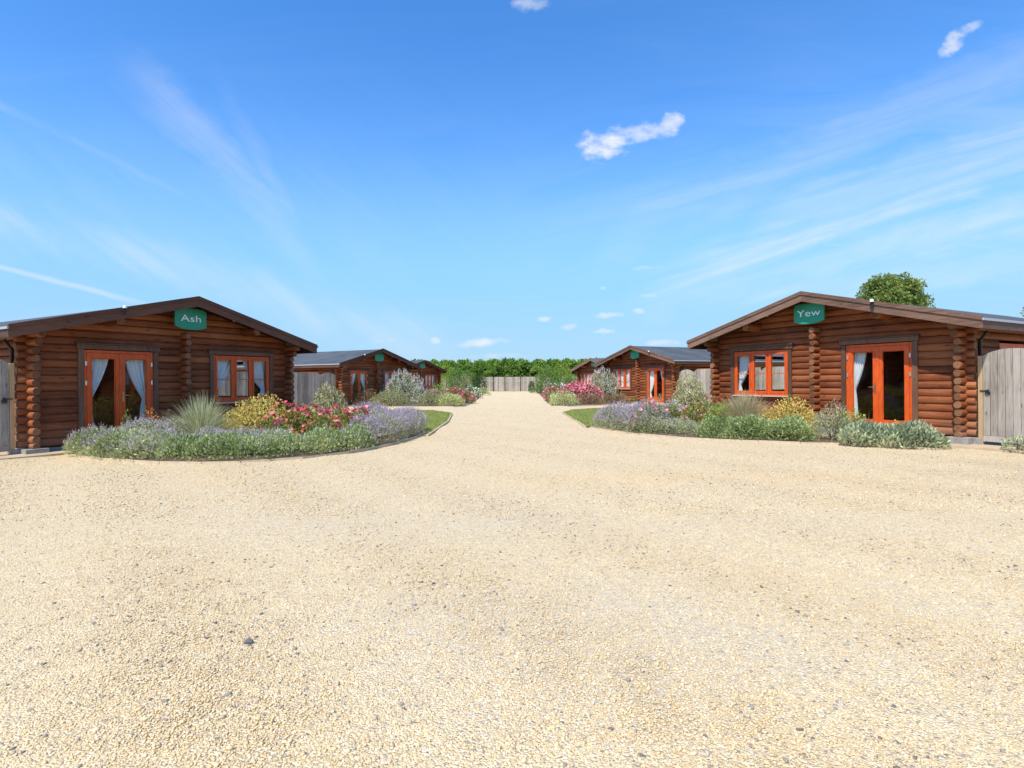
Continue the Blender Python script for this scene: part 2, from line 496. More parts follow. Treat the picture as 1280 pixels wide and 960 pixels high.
def leaf_mat(name, cols, transl=0.4, rough=0.6):
    cols = [tuple(min(0.9, v * k) if max(col) < 0.6 else v for v, k in zip(col, (1.5, 1.42, 1.2) if col[1] > col[2] * 1.02 else (1.4, 1.4, 1.4))) for col in cols]
    m = bpy.data.materials.new(name)
    m.use_nodes = True
    nt = m.node_tree
    b = nt.nodes['Principled BSDF']
    b.inputs['Roughness'].default_value = rough
    b.inputs['Specular IOR Level'].default_value = 0.25
    k = len(cols) - 1
    c = ramp(nt, attr(nt), [(0.06 + 0.88 * i / k, col) for i, col in enumerate(cols)])
    nt.links.new(c, b.inputs['Base Color'])
    t = nt.nodes.new('ShaderNodeBsdfTranslucent')
    nt.links.new(c, t.inputs['Color'])
    mx = nt.nodes.new('ShaderNodeMixShader')
    mx.inputs[0].default_value = transl
    nt.links.new(b.outputs[0], mx.inputs[1])
    nt.links.new(t.outputs[0], mx.inputs[2])
    nt.links.new(mx.outputs[0], nt.nodes['Material Output'].inputs['Surface'])
    return m


LM = {
    'catmint': leaf_mat('grey_green_catmint_leaves', [(0.169, 0.213, 0.114), (0.299, 0.356, 0.21), (0.468, 0.5, 0.336)]),
    'catmint2': leaf_mat('green_catmint_leaves', [(0.13, 0.188, 0.078), (0.247, 0.325, 0.15), (0.403, 0.463, 0.264)]),
    'lilac': leaf_mat('lilac_catmint_flowers', [(0.28, 0.235, 0.259), (0.392, 0.342, 0.363), (0.515, 0.47, 0.473)], 0.35),
    'violet': leaf_mat('violet_lavender_flowers', [(0.263, 0.211, 0.27), (0.37, 0.308, 0.366), (0.504, 0.456, 0.488)], 0.35),
    'lav_leaf': leaf_mat('silver_lavender_leaves', [(0.169, 0.206, 0.126), (0.299, 0.338, 0.228), (0.442, 0.463, 0.348)]),
    'grassy': leaf_mat('cream_striped_grass_blades', [(0.17, 0.20, 0.10), (0.34, 0.37, 0.24), (0.55, 0.56, 0.43)], 0.35),
    'strawy': leaf_mat('straw_coloured_grass_blades', [(0.20, 0.19, 0.11), (0.38, 0.35, 0.24), (0.52, 0.48, 0.36)], 0.35),
    'golden': leaf_mat('golden_spiraea_leaves', [(0.22, 0.248, 0.055), (0.462, 0.429, 0.11), (0.572, 0.473, 0.176), (0.528, 0.264, 0.099)], 0.35),
    'rose_leaf': leaf_mat('rose_leaves', [(0.054, 0.108, 0.022), (0.12, 0.216, 0.039), (0.264, 0.348, 0.066), (0.288, 0.12, 0.044)]),
    'rose': leaf_mat('coral_red_rose_petals', [(0.62, 0.08, 0.12), (0.80, 0.19, 0.23), (0.88, 0.44, 0.46)], 0.3),
    'pink': leaf_mat('pink_rose_petals', [(0.66, 0.11, 0.19), (0.80, 0.23, 0.32), (0.87, 0.47, 0.53)], 0.3),
    'pale_pink': leaf_mat('pale_pink_petals', [(0.55, 0.25, 0.32), (0.70, 0.42, 0.46), (0.8, 0.58, 0.6)], 0.3),
    'weep': leaf_mat('cream_variegated_leaves', [(0.16, 0.19, 0.09), (0.42, 0.42, 0.25), (0.66, 0.62, 0.45)]),
    'weep_grey': leaf_mat('dusty_variegated_leaves', [(0.10, 0.125, 0.06), (0.28, 0.29, 0.17), (0.50, 0.47, 0.32)]),
    'white': leaf_mat('white_petals', [(0.60, 0.60, 0.56), (0.78, 0.78, 0.76), (0.86, 0.86, 0.85)], 0.3),
    'white_green': leaf_mat('white_edged_leaves', [(0.115, 0.172, 0.063), (0.31, 0.356, 0.218), (0.667, 0.678, 0.575)]),
    'green': leaf_mat('mid_green_leaves', [(0.045, 0.10, 0.022), (0.11, 0.20, 0.045), (0.20, 0.30, 0.08)]),
    'lime': leaf_mat('lime_green_leaves', [(0.08, 0.15, 0.02), (0.18, 0.28, 0.04), (0.34, 0.40, 0.09)]),
    'dark': leaf_mat('dark_green_leaves', [(0.018, 0.045, 0.012), (0.045, 0.10, 0.025), (0.10, 0.18, 0.045)]),
    'tree': leaf_mat('broad_tree_leaves', [(0.06, 0.105, 0.03), (0.15, 0.215, 0.06), (0.27, 0.33, 0.11)]),
    'row': leaf_mat('row_tree_leaves', [(0.06, 0.125, 0.025), (0.15, 0.265, 0.055), (0.26, 0.37, 0.10)]),
    'silver': leaf_mat('silver_felted_leaves', [(0.172, 0.23, 0.158), (0.333, 0.391, 0.284), (0.517, 0.564, 0.43)]),
    'olive': leaf_mat('olive_grey_leaves', [(0.13, 0.15, 0.07), (0.24, 0.265, 0.135), (0.36, 0.37, 0.22)]),
    'pale_mound': leaf_mat('pale_striped_leaves', [(0.19, 0.24, 0.085), (0.38, 0.44, 0.20), (0.55, 0.58, 0.34)]),
    'brown': leaf_mat('brownish_heather_leaves', [(0.11, 0.08, 0.05), (0.20, 0.145, 0.09), (0.29, 0.23, 0.14)]),
    'yellow': leaf_mat('yellow_petals', [(0.65, 0.42, 0.02), (0.78, 0.58, 0.04), (0.85, 0.68, 0.12)], 0.3),
    'bronze': leaf_mat('bronze_leaves', [(0.20, 0.06, 0.025), (0.38, 0.17, 0.06), (0.45, 0.30, 0.12)]),
    'turf': leaf_mat('lawn_blades', [(0.138, 0.175, 0.048), (0.25, 0.3, 0.09), (0.4, 0.425, 0.168)], 0.35),
    'twig': leaf_mat('dry_brown_stems', [(0.14, 0.09, 0.05), (0.26, 0.18, 0.11), (0.38, 0.29, 0.19)], 0.15),
}


def glass_mat():
    m = bpy.data.materials.new('window_glass')
    m.use_nodes = True
    nt = m.node_tree
    nt.nodes.clear()
    tr = nt.nodes.new('ShaderNodeBsdfTransparent')
    tr.inputs[0].default_value = (0.99, 1.0, 0.995, 1)
    gl = nt.nodes.new('ShaderNodeBsdfGlossy')
    gl.inputs['Roughness'].default_value = 0.02
    fr = nt.nodes.new('ShaderNodeFresnel')
    fr.inputs['IOR'].default_value = 1.5
    mx = nt.nodes.new('ShaderNodeMixShader')
    ge = nt.nodes.new('ShaderNodeNewGeometry')
    front = mth(nt, 'SUBTRACT', 1.0, ge.outputs['Backfacing'])
    nt.links.new(mth(nt, 'MULTIPLY', mth(nt, 'MULTIPLY', fr.outputs[0], 1.7), front, clamp=True), mx.inputs[0])
    nt.links.new(tr.outputs[0], mx.inputs[1])
    nt.links.new(gl.outputs[0], mx.inputs[2])
    out = nt.nodes.new('ShaderNodeOutputMaterial')
    nt.links.new(mx.outputs[0], out.inputs['Surface'])
    return m


M['glass'] = glass_mat()


def cloth_mat(name, c):
    m, nt, b = new_mat(name, c, 0.9, 0.1)
    t = nt.nodes.new('ShaderNodeBsdfTranslucent')
    t.inputs[0].default_value = (*c, 1)
    mx = nt.nodes.new('ShaderNodeMixShader')
    mx.inputs[0].default_value = 0.2
    nt.links.new(b.outputs[0], mx.inputs[1])
    nt.links.new(t.outputs[0], mx.inputs[2])
    nt.links.new(mx.outputs[0], nt.nodes['Material Output'].inputs['Surface'])
    return m


M['curtain'] = cloth_mat('pale_blue_grey_curtain_cloth', (0.86, 0.91, 0.92))
M['blind'] = cloth_mat('white_net_curtain_cloth', (0.92, 0.92, 0.91))


# ------------------------------------------------------------------ mesh helpers
class MB:
    """collects shapes for ONE mesh object; s = -1 mirrors local x"""

    def __init__(self, s=1):
        self.v, self.f, self.r, self.mi, self.s = [], [], [], [], s

    def add(self, vs, fs, mi=0, rnd=None):
        o = len(self.v)
        r = random.random() if rnd is None else rnd
        for p in vs:
            self.v.append((p[0] * self.s, p[1], p[2]))
        for f in fs:
            f = [i + o for i in f]
            self.f.append(f[::-1] if self.s < 0 else f)
            self.r.append(r)
            self.mi.append(mi)

    def box(self, x0, x1, y0, y1, z0, z1, mi=0, rnd=None):
        vs = [(x0, y0, z0), (x1, y0, z0), (x1, y1, z0), (x0, y1, z0), (x0, y0, z1), (x1, y0, z1), (x1, y1, z1), (x0, y1, z1)]
        self.add(vs, [(3, 2, 1, 0), (4, 5, 6, 7), (0, 1, 5, 4), (1, 2, 6, 5), (2, 3, 7, 6), (3, 0, 4, 7)], mi, rnd)

    def prism(self, prof, ends, mi=0, cap_mi=None, rnd=None):
        """prof: n points handed to ends(i, point) -> (start vertex, end vertex)"""
        n = len(prof)
        a, b = [], []
        for p in prof:
            s, e = ends(p)
            a.append(s)
            b.append(e)
        r = random.random() if rnd is None else rnd
        fs = [(i, (i + 1) % n, n + (i + 1) % n, n + i) for i in range(n)]
        self.add(a + b, fs, mi, r)
        o = len(self.v) - 2 * n
        cm = mi if cap_mi is None else cap_mi
        for f in (list(range(n))[::-1], list(range(n, 2 * n))):
            f = [i + o for i in f]
            self.f.append(f[::-1] if self.s < 0 else f)
            self.r.append(r)
            self.mi.append(cm)

    def poly(self, pts, axis, a, b, mi=0, rnd=None):
        """pts: 2-D outline, extruded along axis from a to b"""
        def ends(p):
            if axis == 'y':
                return (p[0], a, p[1]), (p[0], b, p[1])
            if axis == 'z':
                return (p[0], p[1], a), (p[0], p[1], b)
            return (a, p[0], p[1]), (b, p[0], p[1])
        self.prism(pts, ends, mi, None, rnd)

    def tube(self, pts, rad, seg=8, mi=0, rnd=None):
        r = random.random() if rnd is None else rnd
        pts = [Vector(p) for p in pts]
        if not isinstance(rad, (list, tuple)):
            rad = [rad] * len(pts)
        vs, fs = [], []
        for i, p in enumerate(pts):
            d = (pts[min(i + 1, len(pts) - 1)] - pts[max(i - 1, 0)]).normalized()
            u = d.cross(Vector((0.31, 0.17, 0.93))).normalized()
            w = d.cross(u)
            for k in range(seg):
                t = 2 * math.pi * k / seg
                vs.append(p + (u * math.cos(t) + w * math.sin(t)) * rad[i])
        for i in range(len(pts) - 1):
            for k in range(seg):
                a, b = i * seg + k, i * seg + (k + 1) % seg
                fs.append((a, b, b + seg, a + seg))
        fs.append(list(range(seg))[::-1])
        fs.append([len(vs) - seg + k for k in range(seg)])
        self.add([tuple(v) for v in vs], fs, mi, r)

    def build(self, name, mat, parent=None, smooth=False, bevel=0.0):
        me = bpy.data.meshes.new(name)
        me.from_pydata(self.v, [], self.f)
        mats = mat if isinstance(mat, (list, tuple)) else [mat]
        for m in mats:
            me.materials.append(m)
        me.polygons.foreach_set('material_index', self.mi)
        a = me.attributes.new('rnd', 'FLOAT', 'FACE')
        a.data.foreach_set('value', self.r)
        me.update()
        if smooth:
            me.polygons.foreach_set('use_smooth', [True] * len(me.polygons))
            try:
                me.set_sharp_from_angle(angle=R(40))
            except Exception:
                pass
        o = bpy.data.objects.new(name, me)
        COL.objects.link(o)
        if parent:
            o.parent = parent
        if bevel:
            md = o.modifiers.new('bevel', 'BEVEL')
            md.width = bevel
            md.segments = 2
            md.limit_method = 'ANGLE'
        return o


def tag(o, label=None, cat=None, group=None, kind=None):
    if label:
        o['label'] = label
    if cat:
        o['category'] = cat
    if group:
        o['group'] = group
    if kind:
        o['kind'] = kind
    return o


def empty(name, loc=(0, 0, 0), rz=0.0):
    o = bpy.data.objects.new(name, None)
    o.empty_display_size = 0.2
    o.location = loc
    o.rotation_euler = (0, 0, rz)
    COL.objects.link(o)
    return o


def np_mesh(name, V, F, mat, rnd, parent=None, smooth=False):
    """V (n,3), F (m,k) numpy arrays; rnd per face"""
    me = bpy.data.meshes.new(name)
    n, m, k = len(V), len(F), F.shape[1]
    me.vertices.add(n)
    me.vertices.foreach_set('co', np.ascontiguousarray(V, np.float32).ravel())
    me.loops.add(m * k)
    me.loops.foreach_set('vertex_index', np.ascontiguousarray(F, np.int32).ravel())
    me.polygons.add(m)
    me.polygons.foreach_set('loop_start', np.arange(m, dtype=np.int32) * k)
    me.polygons.foreach_set('loop_total', np.full(m, k, np.int32))
    me.update(calc_edges=True)
    me.materials.append(mat)
    a = me.attributes.new('rnd', 'FLOAT', 'FACE')
    a.data.foreach_set('value', np.ascontiguousarray(np.clip(rnd, 0, 1), np.float32))
    if smooth:
        me.polygons.foreach_set('use_smooth', np.ones(m, bool))
    o = bpy.data.objects.new(name, me)
    COL.objects.link(o)
    if parent:
        o.parent = parent
    return o


def unit(a):
    return a / np.maximum(np.linalg.norm(a, axis=1, keepdims=True), 1e-9)


def leaf_quads(P, D, size, aspect, bend=0.25):
    """folded diamond leaf at every P along D"""
    n = len(P)
    D = unit(D)
    s = unit(np.cross(D, unit(rng.normal(size=(n, 3)))))
    nn = np.cross(s, D)
    L = (size * rng.uniform(0.65, 1.3, n))[:, None]
    W = L * aspect * 0.5
    mid = P + D * L * 0.5 + nn * L * bend * 0.3
    V = np.empty((n, 4, 3))
    V[:, 0] = P
    V[:, 1] = mid + s * W
    V[:, 2] = P + D * L - nn * L * bend * 0.2
    V[:, 3] = mid - s * W
    return V.reshape(-1, 3), np.arange(4 * n).reshape(n, 4)


def lumps(d, k, seed, amp):
    """smooth bumpy radius factor over directions d"""
    g = np.random.default_rng(seed)
    out = np.zeros(len(d))
    for i in range(k):
        w = g.normal(size=3)
        w /= np.linalg.norm(w)
        out += np.sin((d @ w) * g.uniform(3, 9) + g.uniform(0, 6.28))
    return 1 + amp * out / math.sqrt(k)


def dome_pts(n, rx, ry, h, seed, lump=0.12, shell=0.55, low=-0.25):
    d = unit(rng.normal(size=(int(n * 2.2), 3)))
    d = d[d[:, 2] > low][:n]
    r = rng.uniform(shell ** 2, 1, len(d)) ** 0.5 * lumps(d, 6, seed, lump)
    P = d * r[:, None] * np.array([rx, ry, h])
    z0 = h * 0.22
    P[:, 2] = np.maximum((P[:, 2] + z0) * h / (h + z0), 0.015)
    return P, d, r


def petals(C, size, mat, parent, name, k=7, up=0.5, rnd=None):
    """rosettes of k petals at C"""
    n = len(C)
    ax = unit(rng.normal(size=(n, 3)) * 0.7 + np.array([-0.15, -0.5, up + 0.3]))
    t1 = unit(np.cross(ax, unit(rng.normal(size=(n, 3)))))
    t2 = np.cross(ax, t1)
    Vs, Rs = [], []
    base = rng.uniform(0.1, 0.9, n) if rnd is None else rnd
    for j in range(k):
        a = 2 * math.pi * j / k + rng.uniform(0, 0.5, n)
        tilt = rng.uniform(0.2, 1.0, n)
        dr = unit(t1 * np.cos(a)[:, None] + t2 * np.sin(a)[:, None] + ax * tilt[:, None])
        sd = unit(np.cross(dr, ax))
        L = (size * 0.55 * rng.uniform(0.8, 1.2, n))[:, None]
        V = np.empty((n, 4, 3))
        V[:, 0] = C
        V[:, 1] = C + dr * L * 0.65 + sd * L * 0.5
        V[:, 2] = C + dr * L
        V[:, 3] = C + dr * L * 0.65 - sd * L * 0.5
        Vs.append(V)
        Rs.append(np.clip(base + rng.normal(0, 0.12, n), 0, 1))
    V = np.concatenate(Vs)
    return np_mesh(name, V.reshape(-1, 3), np.arange(4 * len(V)).reshape(-1, 4), mat, np.concatenate(Rs), parent)


SEED = [100]


def bush(name, x, y, rx, h, label, cat, leaf, n=2500, size=0.06, aspect=0.5, ry=None, flowers=None, group=None, lump=0.12, up=0.4, shell=0.5, z=0.03, stems=True, droop=False):
    """one plant: leafy dome on stems, with its blossoms as a part"""
    SEED[0] += 1
    ry = ry or rx
    root = empty(name, (x, y, z), random.uniform(0, 6.28))
    tag(root, label, cat, group)
    P, d, r = dome_pts(n, rx, ry, h, SEED[0], lump, shell)
    D = d * 0.8 + rng.normal(size=P.shape) * 0.55 + np.array([0, 0, up])
    if droop:
        D = d * np.array([0.5, 0.5, 0]) + rng.normal(size=P.shape) * 0.3 + np.array([0, 0, -1.0])
    V, F = leaf_quads(P, D, size, aspect)
    V[:, 2] = np.maximum(V[:, 2], 0.004)
    clump = lumps(d * 1.0 + P, 5, SEED[0] + 50, 0.5) - 1
    rn = np.clip(0.5 + rng.normal(0, 0.27, len(F)) + 0.22 * clump, 0, 1)
    np_mesh('foliage', V, F, LM[leaf], rn, root)
    if stems:
        mb = MB()
        for k in range(7):
            a = 2 * math.pi * k / 7 + random.uniform(-.3, .3)
            e = random.uniform(0.3, 0.7)
            mb.tube([(0.03 * math.cos(a), 0.03 * math.sin(a), -0.02), (rx * e * .5 * math.cos(a), ry * e * .5 * math.sin(a), h * .4), (rx * e * math.cos(a), ry * e * math.sin(a), h * 0.78)],
                    [0.014, 0.010, 0.004], 5)
        mb.build('stems', M['bark'], root)
    for fl in (flowers or []):
        kind, cnt, fs = fl[:3]
        top = fl[3] if len(fl) > 3 else 0.1
        style = fl[4] if len(fl) > 4 else 'rose'
        Pf, df, _ = dome_pts(cnt * 4, rx * 1.03, ry * 1.03, h * 1.03, SEED[0], lump, 0.92, top)
        Pf, df = Pf[:cnt], df[:cnt]
        if style == 'rose':
            petals(Pf, fs, LM[kind], root, 'blossoms')
        else:
            spikes(Pf, df * 0.35 + np.array([0, 0, 1.0]), fs, LM[kind], root, 'flower_spikes')
    return root


def spikes(P, D, L, mat, parent, name, tiers=5):
    """small whorls of florets up a stem"""
    n = len(P)
    D = unit(D + rng.normal(size=P.shape) * 0.25)
    Vs, Rs = [], []
    base = rng.uniform(0.15, 0.85, n)
    ln = L * rng.uniform(0.7, 1.4, n)
    for j in range(tiers):
        t = (j + 0.5) / tiers
        for q in range(2):
            C = P + D * (ln * t)[:, None]
            dr = unit(rng.normal(size=(n, 3)) + D * 0.7)
            sz = (L * 0.26 * (1.15 - 0.6 * t)) * np.ones(n)
            v, f = leaf_quads(C, dr, 1.0, 0.75)
            v = v.reshape(n, 4, 3)
            v = C[:, None, :] + (v - C[:, None, :]) * sz[:, None, None]
            Vs.append(v)
            Rs.append(np.clip(base + rng.normal(0, 0.15, n), 0, 1))
    V = np.concatenate(Vs)
    return np_mesh(name, V.reshape(-1, 3), np.arange(4 * len(V)).reshape(-1, 4), mat, np.concatenate(Rs), parent)


def strip_plant(name, pts, width, h, label, cat, leaf, n, size, flower=None, nf=0, fl_len=0.1, group=None, aspect=0.5, taper=0.25, frac=0.4, up=0.5):
    """a continuous low planting that follows a line: rounded section, uneven top"""
    SEED[0] += 1
    pts = np.array(pts, float)
    c = pts.mean(0)
    root = empty(name, (c[0], c[1], 0.03))
    tag(root, label, cat, group)
    seg = np.linalg.norm(np.diff(pts, axis=0), axis=1)
    cum = np.concatenate([[0], np.cumsum(seg)])

    def sample(m, top):
        s = rng.uniform(0, cum[-1], m)
        px = np.interp(s, cum, pts[:, 0])
        py = np.interp(s, cum, pts[:, 1])
        e = np.maximum(s - 0.05, 0), np.minimum(s + 0.05, cum[-1])
        tx = np.interp(e[1], cum, pts[:, 0]) - np.interp(e[0], cum, pts[:, 0])
        ty = np.interp(e[1], cum, pts[:, 1]) - np.interp(e[0], cum, pts[:, 1])
        tl = np.hypot(tx, ty) + 1e-9
        tx, ty = tx / tl, ty / tl
        a = rng.uniform(-0.08, math.pi + 0.08, m) if not top else rng.uniform(0.25, math.pi - 0.25, m)
        endf = np.clip(np.minimum(s, cum[-1] - s) / (0.45 * width), 0, 1)
        endf = np.sqrt(1 - (1 - endf) ** 2) * (1 - taper) + taper
        # separate mounds along the strip
        mnd = 0.80 + 0.20 * np.abs(np.sin(s * 3.1 + SEED[0])) + 0.10 * np.sin(s * 7.3 + a * 2 + SEED[0])
        rad = (rng.uniform(0.30, 1, m) ** 0.5 if not top else rng.uniform(0.93, 1.04, m)) * mnd * endf
        off = np.cos(a) * width * 0.5 * rad
        z = np.maximum(np.sin(a), 0) ** 0.8 * h * rad
        P = np.stack([px - ty * off - c[0], py + tx * off - c[1], np.maximum(z, 0.01)], 1)
        N = np.stack([-ty * np.cos(a), tx * np.cos(a), np.sin(a) + 0.2], 1)
        return P, N, s
    P, N, s = sample(n, False)
    V, F = leaf_quads(P, N * 0.9 + rng.normal(size=P.shape) * 0.6 + np.array([0, 0, up]), size, aspect)
    V[:, 2] = np.maximum(V[:, 2], 0.004)
    rn = np.clip(0.5 + rng.normal(0, 0.28, n) + 0.16 * np.sin(s * 2.3 + P[:, 2] * 9) + 0.12 * np.sin(s * 9.1), 0, 1)
    if flower:
        V0, F0, r0 = V, F, rn
        P, N, s = sample(nf, True)
        keep = rng.uniform(0, 1, nf) < 0.45 + 0.55 * np.sin(s * 1.7 + SEED[0]) ** 2
        P, N = P[keep], N[keep]
        # thin stems under the florets
        D = unit(N * 0.5 + np.array([0, 0, 0.9]))
        V, F = leaf_quads(P - D * fl_len * 0.6, D + rng.normal(size=P.shape) * 0.15, fl_len * 1.1, 0.07)
        V, F, rn = np.concatenate([V0, V]), np.concatenate([F0, F + len(V0)]), np.concatenate([r0, rng.uniform(0.3, 0.8, len(F))])
        spikes(P, D, fl_len, LM[flower], root, 'flower_spikes')
    np_mesh('foliage', V, F, LM[leaf], rn, root)
    return root


def grass_clump(name, x, y, r, h, label, cat, leaf, n=700, width=0.010, group=None, plume=None, stiff=0.5):
    root = empty(name, (x, y, 0.02))
    tag(root, label, cat, group)
    a = rng.uniform(0, 2 * math.pi, n)
    spread = rng.uniform(0.0, 1, n) ** 0.8
    H = h * rng.uniform(0.65, 1.05, n) * (1 - 0.45 * spread ** 2)
    Rr = r * spread * rng.uniform(0.75, 1.15, n)
    b0 = rng.uniform(0, 0.16, n) * r
    K = 6
    V = np.empty((n, K, 2, 3))
    sd = np.stack([-np.sin(a), np.cos(a), np.zeros(n)], 1)
    yaw = rng.uniform(-1.2, 1.2, n)
    side = sd * np.cos(yaw)[:, None] + np.stack([np.cos(a), np.sin(a), np.zeros(n)], 1) * np.sin(yaw)[:, None]
    droop = rng.uniform(0.1, 0.5, n) * spread
    for k in range(K):
        t = k / (K - 1)
        rad = b0 + Rr * (t ** (1.2 + stiff))
        z = H * (t - droop * t ** 3 * 0.8)
        C = np.stack([np.cos(a) * rad, np.sin(a) * rad, z], 1)
        w = width * (1 - 0.92 * t ** 1.5) * 0.5
        V[:, k, 0] = C + side * w
        V[:, k, 1] = C - side * w
    idx = np.arange(n * K * 2).reshape(n, K, 2)
    F = np.stack([idx[:, :-1, 0], idx[:, 1:, 0], idx[:, 1:, 1], idx[:, :-1, 1]], -1).reshape(-1, 4)
    rn = np.repeat(np.clip(rng.normal(0.5, 0.23, n), 0, 1), K - 1)
    np_mesh('blades', V.reshape(-1, 3), F, LM[leaf], rn, root)
    if plume:
        m = plume
        pick = rng.choice(n, m)
        tip = V[pick, K - 1].mean(1)
        spikes(tip - np.array([0, 0, 0.05]), np.array([[0, 0, 1.0]]) + rng.normal(size=(m, 3)) * .2, 0.09, LM['twig'], root, 'seed_heads')
    return root


# ------------------------------------------------------------------ ground
def poly_sheet(name, pts, z, mat, kind='structure'):
    me = bpy.data.meshes.new(name)
    me.from_pydata([(p[0], p[1], z) for p in pts], [], [list(range(len(pts)))])
    me.materials.append(mat)
    o = bpy.data.objects.new(name, me)
    COL.objects.link(o)
    o['kind'] = kind
    return o


poly_sheet('ground', [(-3000, -3000), (3000, -3000), (3000, 3000), (-3000, 3000)], -0.06, M['field'])


def hgt(x, y):
    fade = np.clip((y - 1.0) / 2.0, 0, 1)
    return 0.010 * np.sin(x * 1.1 + 0.6 * y) + 0.008 * np.sin(y * 1.7 - x * 0.8 + 1.3) + 0.007 * np.sin(x * 3.1 + y * 2.3) - 0.018


def gravel_sheet():
    xs = np.concatenate([np.linspace(-45, -14, 16), np.arange(-13.6, 13.7, 0.4), np.linspace(14, 45, 16)])
    ys = np.concatenate([np.linspace(-14, -1, 8), np.arange(-0.6, 26, 0.4), np.linspace(27, 83.5, 40)])
    gx, gy = np.meshgrid(xs, ys)
    V = np.stack([gx.ravel(), gy.ravel(), hgt(gx, gy).ravel()], 1)
    nx, ny = len(xs), len(ys)
    i = np.arange(nx * ny).reshape(ny, nx)
    F = np.stack([i[:-1, :-1], i[:-1, 1:], i[1:, 1:], i[1:, :-1]], -1).reshape(-1, 4)
    o = np_mesh('gravel_yard', V, F, M['gravel'], np.full(len(F), 0.5), None, True)
    o['kind'] = 'structure'


gravel_sheet()


def pebbles():
    ph = (1 + 5 ** 0.5) / 2
    iv = np.array([(-1, ph, 0), (1, ph, 0), (-1, -ph, 0), (1, -ph, 0), (0, -1, ph), (0, 1, ph), (0, -1, -ph), (0, 1, -ph), (ph, 0, -1), (ph, 0, 1), (-ph, 0, -1), (-ph, 0, 1)], float)
    iv = unit(iv)
    fa = np.array([(0, 11, 5), (0, 5, 1), (0, 1, 7), (0, 7, 10), (0, 10, 11), (1, 5, 9), (5, 11, 4), (11, 10, 2), (10, 7, 6), (7, 1, 8), (3, 9, 4), (3, 4, 2), (3, 2, 6), (3, 6, 8), (3, 8, 9), (4, 9, 5), (2, 4, 11), (6, 2, 10), (8, 6, 7), (9, 8, 1)])
    ov = np.array([(1, 0, 0), (-1, 0, 0), (0, 1, 0), (0, -1, 0), (0, 0, 1), (0, 0, -1)], float)
    of = np.array([(0, 2, 4), (2, 1, 4), (1, 3, 4), (3, 0, 4), (2, 0, 5), (1, 2, 5), (3, 1, 5), (0, 3, 5)])

    def field(n, y0, y1, smin, smax, bv, bf, greyp):
        m = n
        y = np.exp(rng.uniform(math.log(y0), math.log(y1), m))
        x = rng.uniform(-1, 1, m) * (y * 0.98 + 0.6)
        s = smin + (smax - smin) * rng.uniform(0, 1, m) ** 2.2
        yaw = rng.uniform(0, 6.28, m)
        sc3 = np.stack([s * rng.uniform(0.8, 1.35, m), s * rng.uniform(0.6, 1.0, m), s * rng.uniform(0.45, 0.75, m)], 1)
        k = len(bv)
        V = bv[None] * rng.uniform(0.72, 1.2, (m, k, 1)) * sc3[:, None, :] * 0.5
        tl = rng.normal(0, 0.3, m)
        cz, sz = np.cos(tl)[:, None], np.sin(tl)[:, None]
        yy = V[:, :, 1] * cz - V[:, :, 2] * sz
        zz = V[:, :, 1] * sz + V[:, :, 2] * cz
        c, si = np.cos(yaw)[:, None], np.sin(yaw)[:, None]
        xx = V[:, :, 0] * c - yy * si
        y2 = V[:, :, 0] * si + yy * c
        z0 = hgt(x, y) + s * 0.10
        V = np.stack([xx + x[:, None], y2 + y[:, None], zz + z0[:, None]], -1)
        F = (bf[None] + (np.arange(m) * k)[:, None, None]).reshape(-1, 3)
        g = np.sin(x * 1.9 + 1.0) * np.sin(y * 1.3 + x * 0.6) + np.sin(x * 0.7 - y * 0.9)
        r = rng.uniform(0, 0.92, m)
        grey = rng.uniform(0, 1, m) < greyp * np.clip(1.0 + 0.7 * g, 0.15, 2.2)
        r = np.where(grey, rng.uniform(0.89, 1.0, m), r)
        return V.reshape(-1, 3), F, np.repeat(r, len(bf))
    parts = [field(95000, 1.3, 5.0, 0.005, 0.0155, iv, fa, 0.095), field(70000, 2.2, 19.0, 0.008, 0.022, ov, of, 0.07), field(2600, 1.3, 7.5, 0.016, 0.030, iv, fa, 0.75), field(6000, 4.0, 24.0, 0.014, 0.028, ov, of, 0.4), field(70000, 6.0, 32.0, 0.016, 0.036, ov, of, 0.08)]
    off, Vs, Fs, Rs = 0, [], [], []
    for V, F, r in parts:
        Vs.append(V)
        Fs.append(F + off)
        Rs.append(r)
        off += len(V)
    o = np_mesh('gravel', np.concatenate(Vs), np.concatenate(Fs), M['pebble'], np.concatenate(Rs))
    tag(o, 'loose cream and grey pebbles strewn over the gravel yard', 'gravel', None, 'stuff')


pebbles()

BED_L = [(-9.05, 11.55), (-8.3, 11.02), (-7.66, 10.71), (-6.3, 10.21), (-5.5, 10.12), (-4.83, 10.15), (-3.9, 10.65), (-3.3, 11.5), (-2.8, 12.6), (-2.43, 14.38), (-2.36, 16.76), (-2.9, 18.2), (-5.2, 18.6), (-6.62, 15.9), (-8.5, 12.4)]
BED_R = [(2.31, 17.46), (2.7, 16.1), (3.29, 14.74), (4.0, 13.85), (4.8, 13.22), (6.25, 12.42), (6.84, 12.3), (7.3, 11.85), (8.24, 11.12), (8.75, 11.3), (8.5, 12.0), (6.17, 16.1), (5.4, 18.6), (2.9, 18.9)]
BED_L2 = [(-9.9, 36.4), (-8, 33.6), (-6.5, 32.5), (-3.3, 31.9), (-2.8, 32.6), (-2.6, 36), (-2.74, 45.3), (-3.1, 60), (-3.3, 75), (-9.0, 75), (-7.2, 62), (-5.9, 52), (-5.6, 45), (-6.6, 38.6), (-8.8, 35.6)]
BED_R2 = [(7.9, 35.2), (6.6, 34.0), (4.6, 32.2), (3.0, 31.0), (2.3, 31.6), (2.2, 36), (2.5, 45.3), (2.9, 60), (3.1, 75), (8.5, 75), (7.2, 62), (5.9, 52), (5.2, 45), (5.6, 38.6), (7.0, 36.6)]
